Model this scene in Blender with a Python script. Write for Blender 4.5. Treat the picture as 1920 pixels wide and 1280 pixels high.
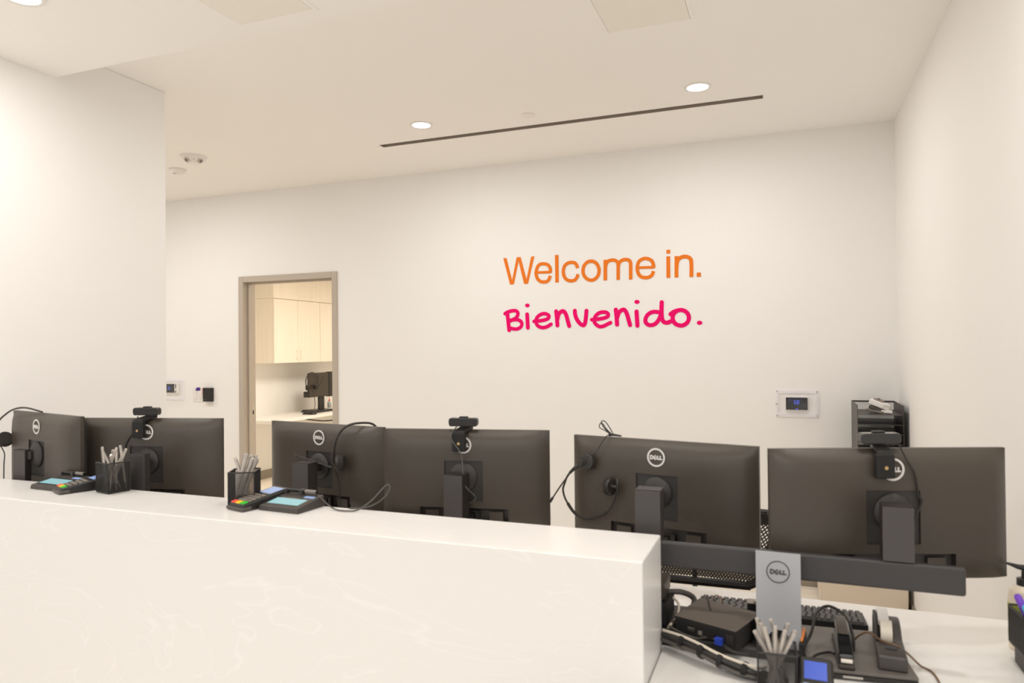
import bpy, bmesh, math, random
from mathutils import Vector, Matrix, Euler

random.seed(7)
for o in list(bpy.data.objects):
    bpy.data.objects.remove(o)
COL = bpy.context.scene.collection
SC = bpy.context.scene
PI = math.pi

# ------------------------------------------------------------ light values
EXPO = 0.15
WCOL = (1.0, 0.99, 0.985, 1)
WSTR = 0.68
LAMPE = 3.0
LAMPS = [(-2.053, 3.809, 2.884, 9), (-0.412, 3.817, 2.884, 9), (-2.45, 1.66, 2.750, 7), (-0.95, 1.66, 2.750, 4), (0.35, 1.66, 2.750, 6),
         (-2.45, -1.2, 2.750, 19), (-0.8, -1.2, 2.750, 19), (0.3, -1.2, 2.75, 17), (-4.6, 3.6, 2.884, 13), (-6.5, 3.6, 2.884, 15)]
INLAMPS = [(-3.9, 6.3, 2.43, 34), (-4.2, 8.2, 2.43, 12)]

# ------------------------------------------------------------ camera
H = 1.52
cam_data = bpy.data.cameras.new('camera')
cam = bpy.data.objects.new('camera', cam_data)
COL.objects.link(cam)
cam_data.sensor_width = 36.0
cam_data.lens = 36.0 * 1322.4 / 1920
cam_data.clip_start = 0.05
yaw, pit, rol = 0.36894, 0.00994, -0.00954
fwd = Vector((-math.sin(yaw) * math.cos(pit), math.cos(yaw) * math.cos(pit), math.sin(pit)))
rt = Vector((math.cos(yaw), math.sin(yaw), 0))
up = rt.cross(fwd)
rt2 = math.cos(rol) * rt + math.sin(rol) * up
up2 = -math.sin(rol) * rt + math.cos(rol) * up
cm = Matrix((rt2, up2, -fwd)).transposed().to_4x4()
cm.translation = Vector((0, 0, H))
cam.matrix_world = cm
cam_data.dof.use_dof = True
cam_data.dof.focus_distance = 4.9
cam_data.dof.aperture_fstop = 4.5
SC.camera = cam

# ------------------------------------------------------------ exposure, world, big lights
SC.view_settings.view_transform = 'Standard'
SC.view_settings.look = 'None'
SC.view_settings.gamma = 1.0
SC.view_settings.use_curve_mapping = False
SC.view_settings.exposure = EXPO
SC.cycles.max_bounces = 10
SC.cycles.diffuse_bounces = 7
SC.cycles.glossy_bounces = 4
SC.cycles.transmission_bounces = 6
SC.cycles.transparent_max_bounces = 12
SC.cycles.sample_clamp_indirect = 4.0
SC.cycles.use_denoising = True

wd = bpy.data.worlds.new('lobby_daylight')
SC.world = wd
wd.use_nodes = True
wd.node_tree.nodes['Background'].inputs[0].default_value = WCOL
wd.node_tree.nodes['Background'].inputs[1].default_value = WSTR

def area(name, loc, size, power, color, rot=(0, 0, 0), shape='DISK', size_y=None, spread=PI):
    l = bpy.data.lights.new(name, 'AREA')
    l.shape = shape; l.size = size
    if size_y: l.size_y = size_y
    l.energy = power; l.color = color; l.spread = spread
    o = bpy.data.objects.new(name, l); COL.objects.link(o)
    o.location = loc; o.rotation_euler = rot
    return o

WARM = (1.0, 0.975, 0.945)
for (lx, ly, lz, p) in LAMPS:
    area('downlight_lamp', (lx, ly, lz), 0.11, p, WARM, spread=PI)
for (lx, ly, lz, p) in INLAMPS:
    area('inner_room_lamp', (lx, ly, lz), 0.6, p, (1.0, 0.91, 0.77), shape='SQUARE')

# ------------------------------------------------------------ materials
def mat(name, col, rough=0.5, metal=0.0, emit=None, estr=0.0, noise=0.0, nscale=30, bump=0.0, bscale=200, spec=0.5, trans=0.0, alpha=1.0, coat=0.0):
    m = bpy.data.materials.new(name); m.use_nodes = True
    nt = m.node_tree; b = nt.nodes['Principled BSDF']
    c = (col[0], col[1], col[2], 1)
    b.inputs['Base Color'].default_value = c
    b.inputs['Roughness'].default_value = rough
    b.inputs['Metallic'].default_value = metal
    b.inputs['Specular IOR Level'].default_value = spec
    b.inputs['Transmission Weight'].default_value = trans
    b.inputs['Alpha'].default_value = alpha
    b.inputs['Coat Weight'].default_value = coat
    if emit:
        b.inputs['Emission Color'].default_value = (*emit, 1); b.inputs['Emission Strength'].default_value = estr
    if noise or bump:
        tc = nt.nodes.new('ShaderNodeTexCoord')
        if noise:
            n = nt.nodes.new('ShaderNodeTexNoise'); n.inputs['Scale'].default_value = nscale; n.inputs['Detail'].default_value = 4
            nt.links.new(tc.outputs['Object'], n.inputs['Vector'])
            mx = nt.nodes.new('ShaderNodeMix'); mx.data_type = 'RGBA'
            mx.inputs[6].default_value = (col[0]*(1-noise), col[1]*(1-noise), col[2]*(1-noise), 1)
            mx.inputs[7].default_value = (min(1, col[0]*(1+noise)), min(1, col[1]*(1+noise)), min(1, col[2]*(1+noise)), 1)
            nt.links.new(n.outputs['Fac'], mx.inputs[0]); nt.links.new(mx.outputs[2], b.inputs['Base Color'])
        if bump:
            n2 = nt.nodes.new('ShaderNodeTexNoise'); n2.inputs['Scale'].default_value = bscale
            nt.links.new(tc.outputs['Object'], n2.inputs['Vector'])
            bp = nt.nodes.new('ShaderNodeBump'); bp.inputs['Strength'].default_value = bump; bp.inputs['Distance'].default_value = 0.001
            nt.links.new(n2.outputs['Fac'], bp.inputs['Height']); nt.links.new(bp.outputs['Normal'], b.inputs['Normal'])
    return m

def marble():
    m = mat('veined_solid_surface', (0.86, 0.83, 0.79), 0.28)
    nt = m.node_tree; b = nt.nodes['Principled BSDF']
    tc = nt.nodes.new('ShaderNodeTexCoord')
    mp = nt.nodes.new('ShaderNodeMapping'); mp.inputs['Scale'].default_value = (0.8, 1.0, 1.5)
    n = nt.nodes.new('ShaderNodeTexNoise'); n.inputs['Scale'].default_value = 1.6; n.inputs['Detail'].default_value = 3; n.inputs['Distortion'].default_value = 1.4
    nt.links.new(tc.outputs['Object'], mp.inputs[0]); nt.links.new(mp.outputs[0], n.inputs['Vector'])
    a = nt.nodes.new('ShaderNodeMath'); a.operation = 'MULTIPLY'; a.inputs[1].default_value = 9.0
    s = nt.nodes.new('ShaderNodeMath'); s.operation = 'FRACT'
    c = nt.nodes.new('ShaderNodeMath'); c.operation = 'SUBTRACT'; c.inputs[1].default_value = 0.5
    d = nt.nodes.new('ShaderNodeMath'); d.operation = 'ABSOLUTE'
    nt.links.new(n.outputs['Fac'], a.inputs[0]); nt.links.new(a.outputs[0], s.inputs[0]); nt.links.new(s.outputs[0], c.inputs[0]); nt.links.new(c.outputs[0], d.inputs[0])
    r = nt.nodes.new('ShaderNodeValToRGB')
    r.color_ramp.elements[0].position = 0.0; r.color_ramp.elements[0].color = (0.90, 0.88, 0.86, 1)
    r.color_ramp.elements[1].position = 0.05; r.color_ramp.elements[1].color = (0.865, 0.845, 0.82, 1)
    nt.links.new(d.outputs[0], r.inputs[0]); nt.links.new(r.outputs[0], b.inputs['Base Color'])
    return m

def wood(name, c1, c2, scale=(30, 30, 1.2), rough=0.5, dirz=True):
    m = mat(name, c1, rough)
    nt = m.node_tree; b = nt.nodes['Principled BSDF']
    tc = nt.nodes.new('ShaderNodeTexCoord'); mp = nt.nodes.new('ShaderNodeMapping'); mp.inputs['Scale'].default_value = scale
    n = nt.nodes.new('ShaderNodeTexNoise'); n.inputs['Scale'].default_value = 1.0; n.inputs['Detail'].default_value = 6
    nt.links.new(tc.outputs['Object'], mp.inputs[0]); nt.links.new(mp.outputs[0], n.inputs['Vector'])
    r = nt.nodes.new('ShaderNodeValToRGB')
    r.color_ramp.elements[0].position = 0.35; r.color_ramp.elements[0].color = (*c1, 1)
    r.color_ramp.elements[1].position = 0.65; r.color_ramp.elements[1].color = (*c2, 1)
    nt.links.new(n.outputs['Fac'], r.inputs[0]); nt.links.new(r.outputs[0], b.inputs['Base Color'])
    return m

WALL = mat('wall_paint', (0.875, 0.86, 0.84), 0.75, bump=0.12, bscale=260, noise=0.01, nscale=3)
CEIL = mat('ceiling_paint', (0.93, 0.91, 0.88), 0.85, bump=0.08, bscale=200)
PANELP = mat('panel_paint', (0.88, 0.85, 0.79), 0.7)
STONE = marble()
DESKM = mat('white_laminate', (0.86, 0.835, 0.80), 0.32, noise=0.012, nscale=6)
FLOORM = wood('vinyl_plank_floor', (0.80, 0.73, 0.63), (0.85, 0.79, 0.70), (3, 40, 1))
FRAME = mat('taupe_door_frame_paint', (0.49, 0.425, 0.36), 0.4)
BASEB = mat('rubber_baseboard', (0.30, 0.26, 0.21), 0.5)
CAB = wood('pale_ash_laminate', (0.84, 0.76, 0.65), (0.88, 0.81, 0.71), (60, 60, 1.5), 0.45)
STEEL = mat('brushed_steel', (0.55, 0.52, 0.48), 0.3, 1.0)
BRASS = mat('brass_screw', (0.6, 0.42, 0.2), 0.35, 1.0)
ORANGE = mat('orange_vinyl', (0.82, 0.20, 0.018), 0.6, spec=0.15)
MAGENTA = mat('magenta_vinyl', (0.84, 0.0, 0.15), 0.6, spec=0.15)
MONB = mat('matte_dark_plastic', (0.066, 0.053, 0.041), 0.38, bump=0.25, bscale=900, spec=0.5)
MOND = mat('dark_and_shadowed_plastic', (0.026, 0.021, 0.019), 0.5)  # dark plastic, deepened to carry the shadow around stand arms and riser channels
HEADM = mat('headset_dark_plastic', (0.034, 0.028, 0.023), 0.38)
RECESS = mat('recess_dark_plastic', (0.036, 0.031, 0.029), 0.5)
BLACK = mat('black_plastic', (0.016, 0.014, 0.013), 0.4)
BLACKM = mat('black_matte', (0.009, 0.008, 0.0075), 0.7)
GLOSSB = mat('gloss_black_plastic', (0.012, 0.012, 0.013), 0.12, coat=0.5)
SOFT = mat('black_foam', (0.030, 0.025, 0.021), 0.9)
RISER = mat('charcoal_satin_metal', (0.070, 0.062, 0.060), 0.42, 0.1)
BARM = mat('charcoal_powder_coat', (0.047, 0.043, 0.043), 0.5)
SILVER = mat('silver_grey_cover', (0.45, 0.46, 0.485), 0.4, 0.2)
LOGOW = mat('silver_white_print', (0.78, 0.74, 0.71), 0.35)
LOGOD = mat('dark_grey_print', (0.07, 0.07, 0.075), 0.4)
SCREEN = mat('dark_screen_glass', (0.01, 0.01, 0.012), 0.08)
WHITEP = mat('white_plastic', (0.82, 0.79, 0.76), 0.4)
IVORY = mat('ivory_plastic', (0.80, 0.70, 0.55), 0.45)
ACRYL = mat('clear_acrylic_face', (0.9, 0.88, 0.9), 0.06, alpha=0.025)
ACRYLE = mat('clear_acrylic_edge', (0.88, 0.85, 0.90), 0.15, alpha=0.08)
BLUEDIG = mat('blue_digit_glow', (0.02, 0.05, 0.5), 0.4, emit=(0.10, 0.16, 0.9), estr=0.8)
DIMDIG = mat('dim_blue_glow', (0.02, 0.03, 0.1), 0.4, emit=(0.03, 0.05, 0.22), estr=1.0)
CYAN = mat('cyan_lcd_glow', (0.15, 0.3, 0.33), 0.3, emit=(0.30, 0.56, 0.60), estr=0.5)
BLUESC = mat('pale_blue_screen_glow', (0.15, 0.2, 0.35), 0.2, emit=(0.30, 0.42, 0.68), estr=0.55)
BLUEDK = mat('blue_screen_glow', (0.03, 0.05, 0.3), 0.2, emit=(0.05, 0.11, 0.46), estr=0.6)
LAMPG = mat('lit_lamp_diffuser', (1, 1, 1), 0.4, emit=(1.0, 0.97, 0.92), estr=LAMPE)
REDK = mat('red_key', (0.85, 0.08, 0.05), 0.4, emit=(0.8, 0.05, 0.03), estr=0.2)
YELK = mat('yellow_key', (0.85, 0.55, 0.02), 0.4, emit=(0.8, 0.5, 0.02), estr=0.2)
GRNK = mat('green_key', (0.04, 0.45, 0.03), 0.4, emit=(0.03, 0.4, 0.02), estr=0.2)
PURPLE = mat('purple_tape', (0.05, 0.015, 0.25), 0.5)
PURPLE2 = mat('purple_cap_plastic', (0.22, 0.08, 0.65), 0.35)
LBLUE = mat('light_blue_plastic', (0.12, 0.55, 0.80), 0.35)
REDP = mat('red_plastic', (0.75, 0.05, 0.03), 0.4)
LIME = mat('lime_label_print', (0.55, 0.65, 0.06), 0.4)
ORNG2 = mat('orange_plastic', (0.85, 0.25, 0.03), 0.4)
PEN = mat('silver_pen_barrel', (0.52, 0.47, 0.42), 0.32, 0.15)
PEND = mat('grey_pen_tip', (0.28, 0.26, 0.24), 0.35, 0.3)
KEYM = mat('key_plastic', (0.075, 0.07, 0.066), 0.5)
BLUEPLUG = mat('blue_connector', (0.03, 0.07, 0.5), 0.4)
CHMESH = mat('chair_mesh_thread', (0.03, 0.027, 0.025), 0.7)
SORT = mat('dark_bronze_metal', (0.065, 0.056, 0.05), 0.42, 0.35)
DEVG = mat('taupe_grey_plastic', (0.24, 0.21, 0.18), 0.45)
TAPE = mat('cream_tape_roll', (0.85, 0.78, 0.66), 0.4)
ORCAB = mat('amber_cable', (0.20, 0.11, 0.055), 0.5)
CABLEM = mat('black_cable', (0.025, 0.022, 0.02), 0.5)
CABLEG = mat('dark_grey_cable', (0.085, 0.075, 0.065), 0.45)
CABLEW = mat('cream_cable', (0.75, 0.67, 0.55), 0.45)

# ------------------------------------------------------------ mesh builder
class MB:
    def __init__(s): s.v = []; s.f = []; s.mi = []; s.cur = 0; s.T = None
    def P(s, p):
        p = Vector(p)
        if s.T: p = s.T @ p
        s.v.append(tuple(p)); return len(s.v) - 1
    def F(s, idx): s.f.append(tuple(idx)); s.mi.append(s.cur)
    def box(s, x0, x1, y0, y1, z0, z1):
        i = [s.P(p) for p in ((x0,y0,z0),(x1,y0,z0),(x1,y1,z0),(x0,y1,z0),(x0,y0,z1),(x1,y0,z1),(x1,y1,z1),(x0,y1,z1))]
        for q in ((0,3,2,1),(4,5,6,7),(0,1,5,4),(1,2,6,5),(2,3,7,6),(3,0,4,7)): s.F([i[k] for k in q])
        return s
    def hexa(s, bot, top):       # four bottom and four top corners
        i = [s.P(p) for p in bot] + [s.P(p) for p in top]
        for q in ((0,3,2,1),(4,5,6,7),(0,1,5,4),(1,2,6,5),(2,3,7,6),(3,0,4,7)): s.F([i[k] for k in q])
        return s
    def prism(s, poly, axis, a, b):      # poly 2D in the other two axes (in order), extruded along axis
        def mk(u, v, w):
            return {'x': (w, u, v), 'y': (u, w, v), 'z': (u, v, w)}[axis]
        A = [s.P(mk(u, v, a)) for u, v in poly]; B = [s.P(mk(u, v, b)) for u, v in poly]
        n = len(poly)
        s.F(A[::-1]); s.F(B)
        for k in range(n): s.F((A[k], A[(k+1) % n], B[(k+1) % n], B[k]))
        return s
    def cyl(s, p0, p1, r0, r1=None, n=20, cap=True):
        r1 = r0 if r1 is None else r1
        p0 = Vector(p0); p1 = Vector(p1); d = (p1 - p0).normalized()
        a = d.orthogonal().normalized(); b = d.cross(a)
        A = [s.P(p0 + (a*math.cos(t) + b*math.sin(t))*r0) for t in [2*PI*k/n for k in range(n)]]
        B = [s.P(p1 + (a*math.cos(t) + b*math.sin(t))*r1) for t in [2*PI*k/n for k in range(n)]]
        for k in range(n): s.F((A[k], A[(k+1) % n], B[(k+1) % n], B[k]))
        if cap: s.F(A[::-1]); s.F(B)
        return s
    def lathe(s, prof, c=(0,0,0), axis=(0,0,1), n=24, cap=True):   # prof: (r, h)
        c = Vector(c); d = Vector(axis).normalized(); a = d.orthogonal().normalized(); b = d.cross(a)
        rings = []
        for r, hh in prof:
            rings.append([s.P(c + d*hh + (a*math.cos(2*PI*k/n) + b*math.sin(2*PI*k/n))*max(r, 1e-5)) for k in range(n)])
        for A, B in zip(rings, rings[1:]):
            for k in range(n): s.F((A[k], A[(k+1) % n], B[(k+1) % n], B[k]))
        if cap: s.F(rings[0][::-1]); s.F(rings[-1])
        return s
    def tube(s, pts, r, n=8, smooth=True, sub=5, rs=None):
        pts = [Vector(p) for p in pts]
        if smooth and len(pts) > 2:
            q = []
            for i in range(len(pts)-1):
                p0 = pts[max(i-1, 0)]; p1 = pts[i]; p2 = pts[i+1]; p3 = pts[min(i+2, len(pts)-1)]
                for k in range(sub):
                    t = k/sub
                    q.append(0.5*((2*p1) + (p2-p0)*t + (2*p0-5*p1+4*p2-p3)*t*t + (3*p1-p0-3*p2+p3)*t**3))
            q.append(pts[-1]); pts = q
        m = len(pts); prev = None; rings = []
        for i, p in enumerate(pts):
            d = (pts[min(i+1, m-1)] - pts[max(i-1, 0)])
            d = d.normalized() if d.length > 1e-9 else Vector((0,0,1))
            if prev is None: a = d.orthogonal().normalized()
            else:
                a = prev - d*prev.dot(d); a = a.normalized() if a.length > 1e-6 else d.orthogonal().normalized()
            prev = a; b = d.cross(a)
            rr = r if rs is None else rs[0] + (rs[1]-rs[0])*i/(m-1)
            rings.append([s.P(p + (a*math.cos(2*PI*k/n) + b*math.sin(2*PI*k/n))*rr) for k in range(n)])
        for A, B in zip(rings, rings[1:]):
            for k in range(n): s.F((A[k], A[(k+1) % n], B[(k+1) % n], B[k]))
        s.F(rings[0][::-1]); s.F(rings[-1])
        return s
    def ring(s, c, R0, R1, t, axis='y', n=40):       # flat ring, thickness t along axis, centred on c
        def mk(r, a, w):
            u, v = r*math.cos(a), r*math.sin(a)
            o = {'y': (u, w, v), 'z': (u, v, w), 'x': (w, u, v)}[axis]
            return (c[0]+o[0], c[1]+o[1], c[2]+o[2])
        L = [[s.P(mk(r, 2*PI*k/n, w)) for k in range(n)] for r, w in ((R0,-t/2),(R1,-t/2),(R1,t/2),(R0,t/2))]
        for q in range(4):
            A = L[q]; B = L[(q+1) % 4]
            for k in range(n): s.F((A[k], A[(k+1) % n], B[(k+1) % n], B[k]))
        return s
    def stroke(s, pts, w, t, kind='F', plane=None, sub=5):
        """flat ribbon of width w along 2D points, thickness t along -y; kind F flat ends, R round ends, C closed, L straight"""
        P2 = [Vector((p[0], p[1])) for p in pts]
        closed = kind == 'C'
        if kind in 'FRC' and len(P2) > 2:
            q = []; m = len(P2)
            rng = range(m) if closed else range(m-1)
            for i in rng:
                g = (lambda k: P2[k % m]) if closed else (lambda k: P2[max(0, min(m-1, k))])
                p0, p1, p2, p3 = g(i-1), g(i), g(i+1), g(i+2)
                for k in range(sub):
                    u = k/sub
                    q.append(0.5*((2*p1) + (p2-p0)*u + (2*p0-5*p1+4*p2-p3)*u*u + (3*p1-p0-3*p2+p3)*u**3))
            if not closed: q.append(P2[-1])
            P2 = q
        m = len(P2)
        Lf, Rt = [], []
        for i in range(m):
            if closed: d = P2[(i+1) % m] - P2[i-1]
            else: d = P2[min(i+1, m-1)] - P2[max(i-1, 0)]
            d.normalize(); nn = Vector((-d.y, d.x))
            k = 1.0
            if kind == 'M' and 0 < i < m-1:
                d1 = (P2[i]-P2[i-1]).normalized(); c = max(0.5, d1.dot(d)); k = 1/c
            Lf.append(P2[i] + nn*w/2*k); Rt.append(P2[i] - nn*w/2*k)
        def quad(a, b, c, d):
            A = [s.P((p.x, 0, p.y)) for p in (a, b, c, d)]; B = [s.P((p.x, -t, p.y)) for p in (a, b, c, d)]
            s.F(A); s.F(B[::-1])
            for k in range(4): s.F((A[k], B[k], B[(k+1) % 4], A[(k+1) % 4]))
        # ribbon with shared strip
        e = 0.0004/max(m, 1)
        fA = [s.P((p.x, -t-e*k, p.y)) for k, p in enumerate(Lf)]; fB = [s.P((p.x, -t-e*k, p.y)) for k, p in enumerate(Rt)]
        bA = [s.P((p.x, 0, p.y)) for p in Lf]; bB = [s.P((p.x, 0, p.y)) for p in Rt]
        for i in range(m if closed else m-1):
            j = (i+1) % m
            s.F((fA[i], fB[i], fB[j], fA[j])); s.F((bA[i], bA[j], bB[j], bB[i]))
            s.F((fA[i], fA[j], bA[j], bA[i])); s.F((fB[i], bB[i], bB[j], fB[j]))
        if not closed:
            s.F((fA[0], bA[0], bB[0], fB[0])); s.F((fA[-1], fB[-1], bB[-1], bA[-1]))
        if kind == 'R':
            for p, dt in ((P2[0], -0.0001), (P2[-1], 0.0005)):
                s.cyl((p.x, 0, p.y), (p.x, -t-dt, p.y), w/2, n=18)
        return s
    def build(s, name, m, parent=None, bevel=0.0, segs=2, smooth=False, loc=None, rot=None):
        me = bpy.data.meshes.new(name)
        me.from_pydata(s.v, [], s.f)
        ms = m if isinstance(m, (list, tuple)) else [m]
        for x in ms: me.materials.append(x)
        if len(ms) > 1:
            for p, k in zip(me.polygons, s.mi): p.material_index = k
        bm = bmesh.new(); bm.from_mesh(me)
        bmesh.ops.recalc_face_normals(bm, faces=bm.faces)
        bm.to_mesh(me); bm.free()
        o = bpy.data.objects.new(name, me); COL.objects.link(o)
        if smooth or bevel:
            for p in me.polygons: p.use_smooth = True
            me.set_sharp_from_angle(angle=math.radians(35))
        if bevel:
            b = o.modifiers.new('bevel', 'BEVEL'); b.width = bevel; b.segments = segs; b.limit_method = 'ANGLE'; b.angle_limit = math.radians(35)
            b.harden_normals = True
        if parent: o.parent = parent
        if loc: o.location = loc
        if rot: o.rotation_euler = rot
        return o

def tag(o, label=None, cat=None, group=None, kind=None):
    if label: o['label'] = label
    if cat: o['category'] = cat
    if group: o['group'] = group
    if kind: o['kind'] = kind
    return o
def thing(name, label, cat, loc=(0,0,0), rz=0.0, group=None, rot=None):
    o = bpy.data.objects.new(name, None); COL.objects.link(o)
    o.empty_display_size = 0.05
    o.location = loc; o.rotation_euler = rot if rot else (0, 0, rz)
    return tag(o, label, cat, group)
def struct(name, mb, m, parent=None, **k):
    o = mb.build(name, m, parent, **k)
    o['kind'] = 'structure'
    return o
def B(x0, x1, y0, y1, z0, z1): return MB().box(x0, x1, y0, y1, z0, z1)

def slab_holes(mb, x0, x1, y0, y1, z0, z1, holes):
    """slab split so that rectangular holes stay open"""
    xs = sorted({x0, x1, *[h[0] for h in holes], *[h[1] for h in holes]})
    ys = sorted({y0, y1, *[h[2] for h in holes], *[h[3] for h in holes]})
    xs = [x for x in xs if x0 <= x <= x1]; ys = [y for y in ys if y0 <= y <= y1]
    for a, b in zip(xs, xs[1:]):
        for c, d in zip(ys, ys[1:]):
            mx, my = (a+b)/2, (c+d)/2
            if any(h[0] < mx < h[1] and h[2] < my < h[3] for h in holes): continue
            mb.box(a, b, c, d, z0, z1)
    return mb

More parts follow.
